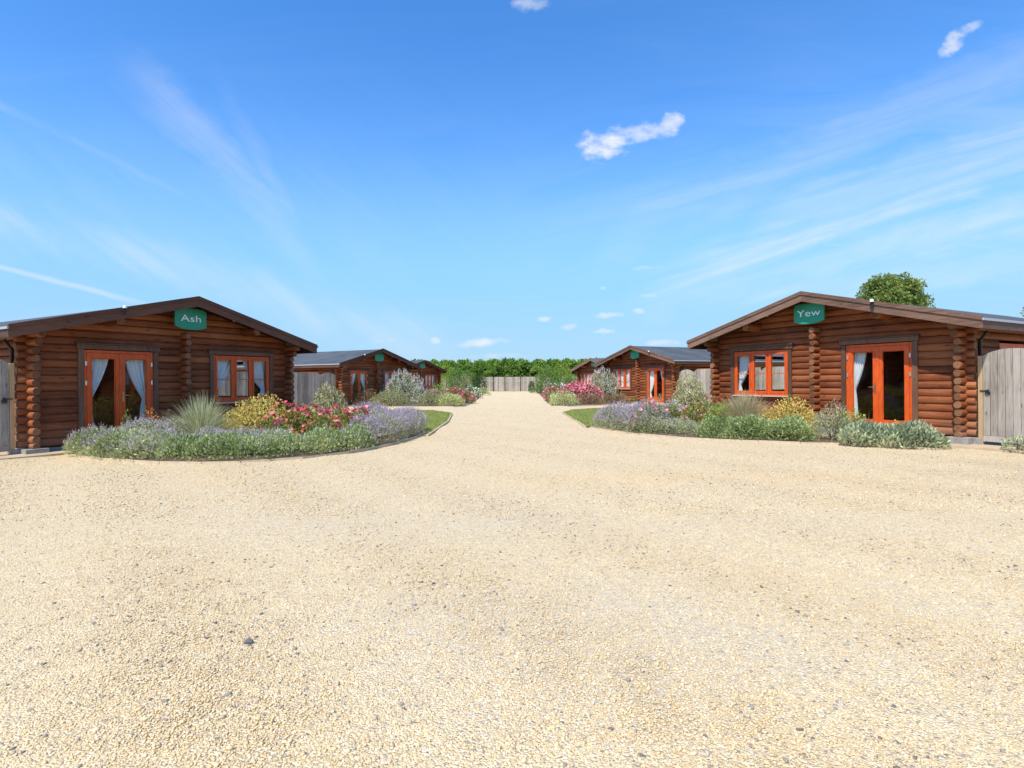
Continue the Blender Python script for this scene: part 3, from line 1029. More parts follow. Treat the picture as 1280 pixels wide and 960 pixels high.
for nm, b in (('bed_soil', BED_L), ('bed_soil', BED_R), ('bed_soil', BED_L2), ('bed_soil', BED_R2)):
    poly_sheet(nm, b, 0.028, M['soil'])
LAWN_L = [(-2.2, 14.8), (-2.25, 20), (-2.65, 25.1), (-3.83, 27.6), (-6.8, 28.6), (-7.2, 24), (-6.4, 19.4), (-4, 18.0), (-2.6, 17)]
LAWN_R = [(2.2, 17.2), (2.2, 25.0), (2.9, 27.2), (4.15, 28.3), (7.2, 29.2), (7.0, 24), (6.0, 19.4), (4, 18.5), (2.6, 17.3)]
poly_sheet('lawn', LAWN_L, 0.018, M['lawn'])
poly_sheet('lawn', LAWN_R, 0.018, M['lawn'])


def in_poly(x, y, poly):
    ins = np.zeros(len(x), bool)
    j = len(poly) - 1
    for i in range(len(poly)):
        xi, yi = poly[i]
        xj, yj = poly[j]
        with np.errstate(divide='ignore', invalid='ignore'):
            c = ((yi > y) != (yj > y)) & (x < (xj - xi) * (y - yi) / (yj - yi + 1e-12) + xi)
        ins ^= c
        j = i
    return ins


def blades(name, poly, n, h, label):
    a = np.array(poly)
    x = rng.uniform(a[:, 0].min(), a[:, 0].max(), n)
    y = rng.uniform(a[:, 1].min(), a[:, 1].max(), n)
    k = in_poly(x, y, poly)
    x, y = x[k], y[k]
    P = np.stack([x, y, np.full(len(x), 0.015)], 1)
    V, F = leaf_quads(P, np.array([[0, 0, 1.0]]) + rng.normal(size=P.shape) * 0.45, h, 0.22)
    o = np_mesh(name, V, F, LM['turf'], rng.normal(0.5, 0.22, len(F)))
    tag(o, label, 'grass', None, 'stuff')


blades('lawn_grass', LAWN_L, 60000, 0.05, 'short mown grass on the lawn beyond the violet lavender on the Ash side')
blades('lawn_grass', LAWN_R, 60000, 0.05, 'short mown grass on the lawn beside the lavender on the Yew side')


def kerb_line(pts, w=0.06, z0=-0.04, z1=0.055, mat=None):
    mb = MB()
    for (a, b) in zip(pts[:-1], pts[1:]):
        d = Vector((b[0] - a[0], b[1] - a[1]))
        L = d.length
        d.normalize()
        k = max(1, round(L / 0.9))
        nx, ny = -d.y * w / 2, d.x * w / 2
        for i in range(k):
            s0, s1 = L * i / k + 0.004, L * (i + 1) / k - 0.004
            p, q = (a[0] + d.x * s0, a[1] + d.y * s0), (a[0] + d.x * s1, a[1] + d.y * s1)
            zz = z1 + random.uniform(-.006, .006)
            mb.poly([(p[0] - nx, p[1] - ny), (q[0] - nx, q[1] - ny), (q[0] + nx, q[1] + ny), (p[0] + nx, p[1] + ny)], 'z', z0, zz)
    o = mb.build('kerb', mat or M['kerb'])
    o['kind'] = 'structure'


kerb_line(BED_L[:11], 0.035, -0.04, 0.026)
kerb_line(BED_R[:10], 0.035, -0.04, 0.026)
kerb_line(LAWN_L[:4] + [(-6.8, 28.6)], 0.05, -0.04, 0.036)
kerb_line(LAWN_R[:5], 0.05, -0.04, 0.036)
kerb_line(BED_L2[:7], 0.035, -0.04, 0.03)
kerb_line(BED_R2[:7], 0.035, -0.04, 0.03)

# ------------------------------------------------------------------ cabins
SLOPE, HA, WF, OV, DEPTH = 0.266, 3.56, 3.80, 0.69, 11.0
CH = 0.1655            # height of one log course
Y0 = 0.10
WC = 3.20
D_U0, D_U1, D_TOP, D_BOT = -2.235, -0.755, 2.15, 0.12
W_U0, W_U1, W_TOP, W_BOT = 0.82, 2.575, 2.14, 0.88
UNDER = HA - 0.125      # roof underside at the ridge


def dlog(yc, out=0.047, back=0.07, n=8):
    """D-shaped log section as (depth, height); negative depth is outside"""
    pts = []
    for i in range(n + 1):
        a = -math.pi / 2 + math.pi * i / n
        pts.append((-out * max(math.cos(a), 0) ** 0.75, yc + CH * 0.5 * math.sin(a)))
    pts += [(back, yc + CH / 2), (back, yc - CH / 2)]
    return pts


def round_log(mb, p0, p1, r, mi=0, cap=1, seg=12):
    """short round log end along y or x, with a softened rim"""
    p0, p1 = Vector(p0), Vector(p1)
    d = (p1 - p0).normalized()
    u = Vector((0, 0, 1))
    w = d.cross(u)
    vs, fs = [], []
    rings = [(p0, r), (p1 - d * 0.015, r), (p1, r * 0.86)]
    rr = [r * random.uniform(0.93, 1.05) / r for _ in range(seg)]
    for c, rad in rings:
        for k in range(seg):
            t = 2 * math.pi * k / seg
            vs.append(tuple(c + (u * math.sin(t) + w * math.cos(t)) * rad * rr[k]))
    rnd = random.random()
    for i in range(2):
        for k in range(seg):
            a, b = i * seg + k, i * seg + (k + 1) % seg
            fs.append((a, b, b + seg, a + seg))
    mb.add(vs, fs, mi, rnd)
    mb.add(vs[2 * seg:], [list(range(seg))], cap, random.random())


def cut(a, b, opens):
    out = [(a, b)]
    for (c, d) in opens:
        nxt = []
        for (p, q) in out:
            if d <= p or c >= q:
                nxt.append((p, q))
            else:
                if c > p:
                    nxt.append((p, c))
                if d < q:
                    nxt.append((d, q))
        out = nxt
    return out


def gable_wall(s, parent, w, name, opens, face=-1, stubs=True):
    mb = MB(s)
    k = 0
    while True:
        yc = Y0 + CH * (k + 0.5)
        lo, hi = yc - CH / 2, yc + CH / 2
        ul = (UNDER - lo) / SLOPE
        if ul < 0.2:
            break
        gab = (UNDER - hi) / SLOPE < WC
        op = [(a - 0.0, b) for (a, b, y0, y1) in opens if y0 < yc + 0.03 and y1 > yc - 0.03]
        lim = WC if not gab else min(WC, ul)
        for (a, b) in cut(-lim, lim, op):
            ia, ib = a <= -lim + 1e-6, b >= lim - 1e-6
            prof = dlog(yc)

            def ends(p, a=a, b=b, ia=ia, ib=ib):
                cap = max((UNDER - p[1]) / SLOPE, 0.02)
                ua = max(a, -cap) if (gab and ia) else a
                ub = min(b, cap) if (gab and ib) else b
                wy = w + p[0] * (-face if face > 0 else 1)
                return (ua, wy, p[1]), (ub, wy, p[1])
            # jittered bulge so no two logs line up exactly
            jb = random.uniform(0.85, 1.12)
            prof = [(p[0] * jb if p[0] < 0 else p[0], p[1]) for p in prof]
            if face > 0:
                prof = prof[::-1]
            mb.prism(prof, ends, 0)
        if stubs and hi < 2.42:
            for sg in (-1, 1):
                L = WC + 0.22 + random.uniform(-0.02, 0.02)
                round_log(mb, (sg * WC * 0.99, w, yc), (sg * L, w, yc), CH * 0.5, 0, 1)
        k += 1
    return mb.build(name, [M['log_x'], M['log_end']], parent, True)


def side_wall(s, parent, sg, opens, stubs=True):
    mb = MB(s)
    for k in range(15):
        yc = Y0 + CH * k + 0.003
        if k == 0:
            yc = Y0 + CH * 0.25
        if yc + CH / 2 > 2.58:
            break
        op = [(a, b) for (a, b, y0, y1) in opens if y0 < yc + 0.03 and y1 > yc - 0.03]
        for (a, b) in cut(-0.02, DEPTH - 0.6, op):
            prof = dlog(yc) if k else [(p[0], max(p[1], Y0 - 0.02)) for p in dlog(yc)]

            def ends(p, a=a, b=b):
                return (sg * (WC - p[0]), a, p[1]), (sg * (WC - p[0]), b, p[1])
            mb.prism(prof if sg < 0 else prof[::-1], ends, 0)
        if stubs:
            n = 0.30 + random.uniform(-0.02, 0.02)
            if k == 13:
                n = 0.42
            if k == 14:
                n = 0.56
            round_log(mb, (sg * WC, 0.0, yc), (sg * WC, -n, yc), CH * (0.5 if k else 0.45), 0, 1)
    return mb.build('side_wall', [M['log_y'], M['log_end']], parent, True)


def rect_frame(mb, u0, u1, z0, z1, t, w0, w1, tb=None, tt=None):
    tb = t if tb is None else tb
    tt = t if tt is None else tt
    r = random.random()
    mb.box(u0, u0 + t, w0, w1, z0, z1, 0, r)
    mb.box(u1 - t, u1, w0, w1, z0, z1, 0, r)
    mb.box(u0 + t, u1 - t, w0 + 0.001, w1 - 0.001, z0, z0 + tb, 0, r)
    mb.box(u0 + t, u1 - t, w0 + 0.001, w1 - 0.001, z1 - tt, z1, 0, r)


def curtain(s, parent, u_edge, u_in, z_top, z_tie, z_bot, w, mat, tied=True):
    """gathered curtain held back towards u_edge"""
    ncol, nrow = 44, 26
    vs, fs = [], []
    for j in range(nrow):
        t = j / (nrow - 1)
        z = z_top + (z_bot - z_top) * t
        tt = (z_top - z_tie) / (z_top - z_bot)
        if tied:
            if t < tt:
                q = t / tt
                wd = 1.0 - 0.84 * q ** 1.5
            else:
                q = (t - tt) / (1 - tt)
                wd = 0.16 + 0.22 * q ** 0.6
        else:
            wd = 1.0
        for i in range(ncol):
            f = i / (ncol - 1)
            u = u_edge + (u_in - u_edge) * f * wd
            fold = 0.022 * math.sin(f * 26 + 0.7 * math.sin(3 * t)) * (0.45 + 0.55 * wd) + 0.010 * math.sin(f * 57 + t * 4)
            vs.append((u, w + fold, z - 0.02 * math.sin(f * 3.1) * (1 - t)))
    for j in range(nrow - 1):
        for i in range(ncol - 1):
            a = j * ncol + i
            fs.append((a, a + 1, a + ncol + 1, a + ncol))
    mb = MB(s)
    mb.add(vs, fs)
    return mb.build('curtain', mat, parent, True)


SIDE_WIN = (1.55, 2.85, 0.95, 2.10)
FAR_WIN = (1.45, 3.35, 0.90, 2.08)


def make_cabin(s, name, label, pos, theta, curtain_style='tied'):
    """s = 1: door end nearest along local -x (left row); s = -1: mirrored (right row)"""
    rz = math.pi / 2 - theta if s > 0 else -(math.pi / 2 - theta)
    root = empty(name, pos, rz)
    tag(root, label, 'log cabin', 'log cabins along the gravel drive')
    # plinth of blocks under the walls
    mb = MB(s)
    for u in (-3.2, -1.6, 0.0, 1.6, 3.2):
        mb.box(u - 0.2, u + 0.2, -0.34 if abs(u) in (3.2, 0.0) else -0.05, 0.25, -0.12, Y0 - 0.006)
    mb.box(-3.15, 3.15, 0.0, DEPTH - 0.7, -0.12, Y0 - 0.03)
    for u in (-3.42, 3.42):
        mb.box(u - 0.10, u + 0.12, -0.10, 0.14, -0.12, Y0 - 0.008)
    mb.build('plinth', M['block'], root, False, 0.01)
    gable_wall(s, root, 0.0, 'wall', [(D_U0 - 0.0, D_U1 + 0.0, -1, D_TOP), (W_U0, W_U1, W_BOT, W_TOP)])
    gable_wall(s, root, DEPTH - 0.7, 'rear_wall', [], 1, False)
    side_wall(s, root, -1, [SIDE_WIN])
    side_wall(s, root, 1, [FAR_WIN])
    # log ends of the inner wall that cross the facade in the middle, and purlin ends under the gable
    mb = MB(s)
    for k in range(17):
        yc = Y0 + CH * k + 0.004
        if k == 0:
            continue
        if yc > 2.72:
            break
        round_log(mb, (0, 0.0, yc), (0, -0.27 - random.uniform(-0.02, 0.02), yc), CH * 0.5, 0, 1)
    mb.box(-0.05, 0.05, 0.075, 4.0, Y0, 2.5)
    mb.build('inner_wall', [M['log_y'], M['log_end']], root, True)
    for u, zz, n in ((0.0, 3.06, 0.335), (-1.75, 2.80, 0.60), (1.75, 2.80, 0.60)):
        mb = MB(s)
        round_log(mb, (u, 0.0, zz), (u, -n, zz), 0.105, 0, 1, 14)
        mb.build('purlin', [M['log_y'], M['log_end']], root, True)
    mb = MB(s)
    mb.box(-3.12, 3.12, 4.0, 4.1, Y0, 2.5)  # cross wall added inside the cabin to keep its rooms dark
    mb.build('darkening_partition', M['inner'], root)
    mb = MB(s)
    mb.box(-3.12, 3.12, 0.08, DEPTH - 0.75, Y0 - 0.02, Y0 + 0.02)
    mb.build('floor', M['inner'], root)
    # roof: timber deck, felt on top, fascia and eave boards, pale metal edge
    yb, yf = DEPTH, -OV + 0.03
    for sg in (-1, 1):
        def pt(u, dz):
            return (sg * u, HA - SLOPE * u + dz)
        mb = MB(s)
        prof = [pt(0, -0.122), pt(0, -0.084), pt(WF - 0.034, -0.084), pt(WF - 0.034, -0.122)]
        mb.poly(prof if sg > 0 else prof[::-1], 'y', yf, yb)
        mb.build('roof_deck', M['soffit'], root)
        mb = MB(s)
        prof = [pt(0, -0.080), pt(0, -0.050), pt(WF - 0.001, -0.050), pt(WF - 0.001, -0.080)]
        mb.poly(prof if sg > 0 else prof[::-1], 'y', -OV + 0.031, yb + 0.04)
        mb.build('roof', M['felt'], root)
        mb = MB(s)
        prof = [pt(0, -0.262), pt(0, -0.004), pt(WF - 0.002, -0.004), pt(WF - 0.002, -0.262)]
        mb.poly(prof if sg > 0 else prof[::-1], 'y', -OV, -OV + 0.028)
        mb.build('fascia_board', M['fascia'] if s < 0 else M['fascia_shaded'], root, False, 0.004)  # sunlit row gets the lighter copy, shaded row the darker one
        mb = MB(s)
        prof = [pt(0, -0.095), pt(0, 0.0), pt(WF, 0.0), pt(WF, -0.095)]
        mb.poly(prof if sg > 0 else prof[::-1], 'y', -OV - 0.022, -OV - 0.001)
        mb.build('verge_board', M['fascia'] if s < 0 else M['fascia_shaded'], root, False, 0.003)
        mb = MB(s)
        u = WF
        z = HA - SLOPE * u
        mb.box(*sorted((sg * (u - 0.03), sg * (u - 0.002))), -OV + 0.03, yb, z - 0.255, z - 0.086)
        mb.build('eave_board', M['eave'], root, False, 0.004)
        mb = MB(s)
        mb.box(*sorted((sg * (u + 0.002), sg * (u + 0.028))), -OV - 0.03, yb + 0.03, z - 0.095, z - 0.046)
        mb.build('roof_edge', M['drip'], root)
        # end cap strip where fascia meets eave
    # trim boards round the openings
    for (u0, u1, z0, z1) in ((D_U0, D_U1, Y0 - 0.02, D_TOP), (W_U0, W_U1, W_BOT - 0.10, W_TOP)):
        mb = MB(s)
        mb.box(u0 - 0.115, u0 - 0.004, -0.078, 0.0, z0, z1 + 0.015)
        mb.box(u1 + 0.004, u1 + 0.115, -0.078, 0.0, z0, z1 + 0.015)
        mb.box(u0 - 0.15, u1 + 0.15, -0.095, 0.0, z1 + 0.017, z1 + 0.125)
        mb.box(u0 - 0.17, u1 + 0.17, -0.135, 0.0, z1 + 0.127, z1 + 0.150)
        mb.build('trim', M['trim'], root, False, 0.004)
    # french door: frame, two leaves with panes, handle, hinges
    mb = MB(s)
    rect_frame(mb, D_U0, D_U1, D_BOT - 0.02, D_TOP, 0.055, -0.050, 0.06, 0.04, 0.06)
    mb.build('door_frame', M['orange'], root, False, 0.004)
    um = (D_U0 + D_U1) / 2
    for side, (a, b) in ((-1, (D_U0 + 0.058, um - 0.003)), (1, (um + 0.003, D_U1 - 0.058))):
        mb = MB(s)
        rect_frame(mb, a, b, D_BOT + 0.025, D_TOP - 0.064, 0.098, -0.062, 0.0, 0.20, 0.115)
        # glazing bead
        rect_frame(mb, a + 0.099, b - 0.099, D_BOT + 0.226, D_TOP - 0.180, 0.014, -0.045, -0.02)
        if side > 0:
            mb.box(um - 0.022, um + 0.022, -0.075, -0.0625, D_BOT + 0.03, D_TOP - 0.07)
        leaf = mb.build('door', M['orange'], root, False, 0.004)
        mb = MB(s)
        mb.box(a + 0.10, b - 0.10, -0.034, -0.028, D_BOT + 0.228, D_TOP - 0.182)
        mb.build('glass_pane', M['glass'], leaf)
        eu = a - 0.02 if side < 0 else b + 0.02
        for z in (0.30, 1.42, 1.85):
            mb = MB(s)
            mb.tube([(eu, -0.07, z - 0.05), (eu, -0.07, z + 0.05)], 0.011, 8)
            mb.box(eu - 0.018, eu + 0.018, -0.066, -0.0625, z - 0.045, z + 0.045)
            mb.build('hinge', M['steel'], leaf, True)
        if side > 0:
            hu = a + 0.052
            mb = MB(s)
            mb.box(hu - 0.018, hu + 0.018, -0.070, -0.0622, 0.98, 1.20)
            mb.tube([(hu, -0.068, 1.13), (hu, -0.118, 1.13), (hu + 0.03, -0.122, 1.13), (hu + 0.125, -0.118, 1.125)], [0.011, 0.011, 0.010, 0.008], 8)
            mb.build('handle', M['brass'], leaf, True)
    mb = MB(s)
    mb.box(D_U0 - 0.05, D_U1 + 0.05, -0.16, 0.06, D_BOT - 0.10, D_BOT - 0.022)
    mb.build('threshold', M['slab'], root, False, 0.006)
    # three-light casement window
    mb = MB(s)
    rect_frame(mb, W_U0, W_U1, W_BOT, W_TOP, 0.055, -0.050, 0.06, 0.06, 0.06)
    tw = (W_U1 - W_U0 - 0.11) / 3
    for k in (1, 2):
        u = W_U0 + 0.055 + tw * k
        mb.box(u - 0.035, u + 0.035, -0.047, 0.058, W_BOT + 0.061, W_TOP - 0.061)
    win = mb.build('window', M['orange'], root, False, 0.004)
    for k in range(3):
        a = W_U0 + 0.055 + tw * k + (0.038 if k else 0.003)
        b = W_U0 + 0.055 + tw * (k + 1) - (0.038 if k < 2 else 0.003)
        mb = MB(s)
        rect_frame(mb, a, b, W_BOT + 0.064, W_TOP - 0.064, 0.048, -0.058, 0.0, 0.06, 0.055)
        mb.box(a + 0.049, b - 0.049, -0.044, -0.020, 1.485, 1.507)
        sash = mb.build('sash', M['orange'], win, False, 0.003)
        mb = MB(s)
        mb.box(a + 0.049, b - 0.049, -0.034, -0.028, W_BOT + 0.125, W_TOP - 0.120)
        mb.build('glass_pane', M['glass'], win)
    mb = MB(s)
    mb.box(W_U0 - 0.02, W_U1 + 0.02, -0.125, -0.0, W_BOT - 0.035, W_BOT - 0.003)
    mb.build('window_sill', M['pale_sill'], win, False, 0.004)
    # windows of the side walls
    for sg, (a, b, z0, z1) in ((-1, SIDE_WIN), (1, FAR_WIN)):
        mb = MB(s)
        x = sg * WC

        def bx(p, q, r, t, i0=-0.05, i1=0.06):
            x0, x1 = sorted((x - sg * i0, x - sg * i1))
            mb.box(x0, x1, p, q, r, t)
        bx(a, a + 0.08, z0, z1)
        bx(b - 0.08, b, z0, z1)
        bx(a + 0.08, b - 0.08, z0, z0 + 0.09, -0.049, 0.059)
        bx(a + 0.08, b - 0.08, z1 - 0.10, z1, -0.049, 0.059)
        m_ = (a + b) / 2
        bx(m_ - 0.05, m_ + 0.05, z0 + 0.09, z1 - 0.10, -0.048, 0.058)
        sw = mb.build('window', M['orange'], root, False, 0.004)
        mb = MB(s)
        x0, x1 = sorted((x + sg * 0.028, x + sg * 0.034))
        mb.box(x0, x1, a + 0.08, b - 0.08, z0 + 0.09, z1 - 0.10)
        mb.build('glass_pane', M['glass'], sw)
    if curtain_style == 'tied':
        curtain(s, root, D_U0 + 0.10, um - 0.16, D_TOP - 0.10, 1.02, 0.2, 0.075, M['curtain'])
        curtain(s, root, D_U1 - 0.10, um + 0.16, D_TOP - 0.10, 1.02, 0.2, 0.075, M['curtain'])
        curtain(s, root, W_U0 + 0.06, W_U0 + 0.72, W_TOP - 0.09, 1.20, 0.6, 0.075, M['curtain'])
        curtain(s, root, W_U1 - 0.06, W_U1 - 0.78, W_TOP - 0.09, 1.20, 0.6, 0.075, M['curtain'])
    elif curtain_style == 'sparse':
        curtain(s, root, D_U1 - 0.10, D_U1 - 0.42, D_TOP - 0.10, 1.05, 0.2, 0.075, M['curtain'])
        curtain(s, root, D_U0 + 0.07, D_U0 + 0.20, D_TOP - 0.10, 1.05, 0.2, 0.12, M['curtain'])
        curtain(s, root, W_U1 - 0.06, W_U1 - 0.52, W_TOP - 0.09, 1.15, 0.6, 0.075, M['curtain'])
        curtain(s, root, W_U0 + 0.06, W_U0 + 0.26, W_TOP - 0.09, 1.15, 0.6, 0.12, M['curtain'])
    else:
        curtain(s, root, D_U0 + 0.10, um - 0.30, D_TOP - 0.10, 1.02, 0.2, 0.075, M['blind'])
        curtain(s, root, D_U1 - 0.10, um + 0.05, D_TOP - 0.10, 0.6, 0.2, 0.075, M['blind'])
        curtain(s, root, W_U0 + 0.06, W_U1 - 0.06, W_TOP - 0.09, 1.20, 0.6, 0.075, M['blind'], False)
    # lamps on the fascia and under the gable, drain pipe at the near corner
    mb = MB(s)
    z = HA - SLOPE * 1.75
    mb.box(-1.78, -1.72, -OV - 0.06, -OV - 0.024, z - 0.16, z - 0.055)
    mb.tube([(-1.75, -OV - 0.06, z - 0.055), (-1.75, -OV - 0.06, z - 0.03)], 0.03, 10)
    lamp = mb.build('security_lamp', M['black_plastic'], root, False, 0.004)
    mb = MB(s)
    mb.tube([(-1.75, -OV - 0.06, z - 0.029), (-1.75, -OV - 0.06, z + 0.015), (-1.75, -OV - 0.06, z + 0.035)], [0.042, 0.038, 0.015], 12)
    mb.build('lamp_dome', M['white_plastic'], lamp, True)
    for u in (-1.15, 1.25):
        mb = MB(s)
        z = UNDER - SLOPE * abs(u)
        mb.box(u - 0.12, u + 0.12, -0.50, -0.42, z - 0.055, z + 0.012)
        mb.build('strip_lamp', M['white_plastic'], root, False, 0.006)
    mb = MB(s)
    mb.tube([(-WC - 0.30, 0.30, 2.30), (-WC - 0.16, 0.32, 2.12), (-WC - 0.16, 0.32, 0.05)], 0.034, 10)
    mb.build('drain_pipe', M['black_plastic'], root, True)
    return root


def make_sign(s, text, pos, theta, label, px_h=0.185):
    rz = math.pi / 2 - theta if s > 0 else -(math.pi / 2 - theta)
    root = empty('name_sign', pos, rz)
    tag(root, label, 'sign', 'green name signs on the cabins')
    w, h0, h1 = 0.41, 2.74, 3.27
    out = [(-w, h0 + 0.075), (-w * 0.66, h0 + 0.022), (-w * 0.33, h0), (w * 0.33, h0), (w * 0.66, h0 + 0.022), (w, h0 + 0.075),
           (w, h1 - 0.06), (w * 0.78, h1 - 0.012), (w * 0.5, h1), (-w * 0.5, h1), (-w * 0.78, h1 - 0.012), (-w, h1 - 0.06)]
    mb = MB()
    mb.poly(out, 'y', -0.385, -0.340)
    mb.build('board', M['sign_green'], root, False, 0.008)
    if text:
        cu = bpy.data.curves.new('lettering', 'FONT')
        cu.body = text
        cu.size = 0.29
        cu.align_x = 'CENTER'
        cu.extrude = 0.003
        cu.space_character = 1.04
        tmp = bpy.data.objects.new('tmp', cu)
        COL.objects.link(tmp)
        dg = bpy.context.evaluated_depsgraph_get()
        me = bpy.data.meshes.new_from_object(tmp.evaluated_get(dg))
        bpy.data.objects.remove(tmp)
        me.materials.clear()
        me.materials.append(M['white_paint'])
        o = bpy.data.objects.new('lettering', me)
        COL.objects.link(o)
        o.parent = root
        o.rotation_euler = (math.pi / 2, 0, 0)
        o.scale = (1.18, 0.82, 1)
        o.location = (0, -0.3895, 2.94)
    return root


CABINS = [
    (1, (-8.374, 14.519, 0.017), 28.11, 'tied', 'dark shaded log cabin bearing the Ash sign, its door and window edged orange', 'Ash', 'green sign lettered Ash under the dark gable'),
    (-1, (7.940, 14.817, 0.063), 29.54, 'sparse', 'sunlit log cabin bearing the Yew sign, with an orange French door', 'Yew', 'green sign lettered Yew under the sunlit gable'),
    (1, (-8.744, 36.489, -0.012), 27.69, 'tied', 'shaded log cabin with slate roof directly beyond the Ash cabin, behind the big white-flowered shrub', '', 'plain green sign on the second cabin of the shaded row, beyond the Ash cabin'),
    (-1, (7.864, 35.220, -0.012), 26.85, 'net', 'sunlit log cabin with slate roof and white net curtains directly beyond the Yew cabin', '', 'plain green sign on the second cabin of the sunlit row, beyond the Yew cabin'),
    (1, (-9.044, 55.930, -0.005), 26.88, 'net', 'farthest shaded log cabin on the Ash side, only its gable end in view', '', 'tiny plain green sign on the farthest cabin of the shaded row'),
    (-1, (7.910, 53.102, -0.042), 23.28, 'net', 'farthest sunlit log cabin on the Yew side, half hidden behind its neighbour', '', 'tiny plain green sign on the farthest cabin of the sunlit row'),
]
for (s, pos, th, cst, lab, txt, slab) in CABINS:
    make_cabin(s, 'log_cabin', lab, pos, R(th), cst)
    make_sign(s, txt, pos, R(th), slab)


def cab_pt(i, u, w):
    s, pos, th = CABINS[i][0], CABINS[i][1], R(CABINS[i][2])
    ux, uy = s * math.sin(th), math.cos(th)
    wx, wy = -s * math.cos(th), math.sin(th)
    return (pos[0] + ux * u + wx * w, pos[1] + uy * u + wy * w)


# paving along each facade and under the gates
for i in range(6):
    q = [cab_pt(i, -6.6, -0.55), cab_pt(i, -3.3, -0.75), cab_pt(i, 3.7, -0.75), cab_pt(i, 3.7, 0.1), cab_pt(i, -3.2, 0.1), cab_pt(i, -3.3, 3.0), cab_pt(i, -6.6, 3.0)]
    mb = MB()
    if CABINS[i][0] < 0:
        q = q[::-1]
    mb.poly(q, 'z', -0.05, 0.022)
    mb.build('path', M['slab'])['kind'] = 'structure'


def make_gate(i, u0, width, name, label, arch=True, latch=True, w=-0.04, cat='gate', group=None, he=1.80, hc=1.95, latch_side=1):
    """boarded gate or panel in the plane of the gable, running outwards from u0 to u0 - width"""
    s, pos, th = CABINS[i][0], CABINS[i][1], R(CABINS[i][2])
    rz = math.pi / 2 - th if s > 0 else -(math.pi / 2 - th)
    p = cab_pt(i, u0, w)
    root = empty(name, (p[0], p[1], 0.02), rz)
    tag(root, label, cat, group)
    mb = MB(s)
    n = max(2, round(width / 0.118))
    bw = width / n

    def top(u):
        t = -u / width
        if arch:
            return he + (hc - he) * math.sin(math.pi * min(max(t, 0), 1)) ** 0.6
        e = min(t * width, 0.25) / 0.25
        return he + (hc - he) * math.sin(e * math.pi / 2)
    for k in range(n):
        a, b = -bw * (k + 1) + 0.004, -bw * k - 0.004
        wv = random.uniform(-0.003, 0.003)
        pts = [(a, 0.19), (b, 0.19)] + [(b + (a - b) * q / 4, top(b + (a - b) * q / 4) + random.uniform(-.003, .003)) for q in range(5)]
        mb.poly(pts, 'y', -0.022 + wv, wv)
    mb.box(-width, 0, -0.026, 0.0, 0.07, 0.186)
    brd = mb.build('boards', M['grey_wood'], root, False, 0.003)
    mb = MB(s)
    for z in (0.35, 1.0, 1.62):
        mb.box(-width + 0.01, -0.01, 0.006, 0.05, z, z + 0.10)
    mb.box(-width + 0.01, -width + 0.10, 0.051, 0.085, 0.10, 1.74)
    mb.box(-0.10, -0.01, 0.051, 0.085, 0.10, 1.74)
    mb.build('ledges', M['grey_wood'], root)
    mb = MB(s)
    mb.box(0.006, 0.085, -0.02, 0.07, -0.05, he + 0.02)
    mb.build('post', M['new_post'] if latch else M['grey_wood'], root, False, 0.004)
    if latch:
        mb = MB(s)
        ring = [(-0.085 + 0.04 * math.cos(2 * math.pi * k / 14), -0.04, 1.06 + 0.04 * math.sin(2 * math.pi * k / 14)) for k in range(15)]
        mb.tube(ring, 0.007, 6)
        mb.box(-0.11, -0.06, -0.036, -0.025, 1.045, 1.13)
        mb.box(-0.06, 0.05, -0.036, -0.026, 1.095, 1.115)
        mb.build('latch', M['black_plastic'], root, True)
    return root


for i, (gl, pl) in enumerate((
        ('arched grey gate in shade beside the near corner of the Ash cabin', 'grey fence panel joined to the arched gate of the Ash cabin'),
        ('arched grey gate in sunlight with black ring latch beside the Yew cabin', 'grey fence panel joined to the arched gate of the Yew cabin'),
        ('arched grey gate beside the second shaded cabin, behind the dusty weeping shrub', 'flat-topped grey fence panel showing between the Ash cabin and the arched gate'),
        ('arched sunlit gate beside the second cabin beyond the Yew cabin, behind the cream weeping shrub', 'sunlit fence panel showing beside the far corner of the Yew cabin'))):
    make_gate(i, -3.55, 0.98, 'arched_gate', gl, True, True, group='arched gates beside the cabins')
    make_gate(i, -4.63, 2.0, 'fence_panel', pl, False, False, cat='fence panel', group='fence panels beside the cabins')
for i, t in ((2, 'shaded'), (3, 'sunlit')):
    make_gate(i, -9.01, 2.4, 'fence_panel', 'outermost grey fence panel of the %s second cabin, seen only through windows' % t, False, False, cat='fence panel', group='fence panels beside the cabins')
    make_gate(i, -6.73, 2.2, 'fence_panel', 'outer grey fence panel of the %s second cabin, hidden behind the near cabin' % t, False, False, cat='fence panel', group='fence panels beside the cabins')


# boarded fence and double gate closing the far end of the drive
def board_panel(name, x0, x1, y, h, label, cat, group=None, parts=True):
    root = empty(name, (x0, y, 0))
    tag(root, label, cat, group)
    mb = MB()
    n = max(2, round((x1 - x0) / 0.15))
    bw = (x1 - x0) / n
    for k in range(n):
        mb.box(k * bw + 0.006, (k + 1) * bw - 0.006, -0.02, 0.0, 0.06, h + random.uniform(-.015, .015))
    mb.build('boards', M['grey_wood'], root)
    mb = MB()
    for z in (0.4, h - 0.4):
        mb.box(0.0, x1 - x0, 0.003, 0.05, z, z + 0.1)
    mb.build('rails', M['grey_wood'], root)
    mb = MB()
    mb.box(-0.07, 0.07, -0.05, 0.09, -0.1, h + 0.05)
    mb.build('post', M['trim'], root)
    return root


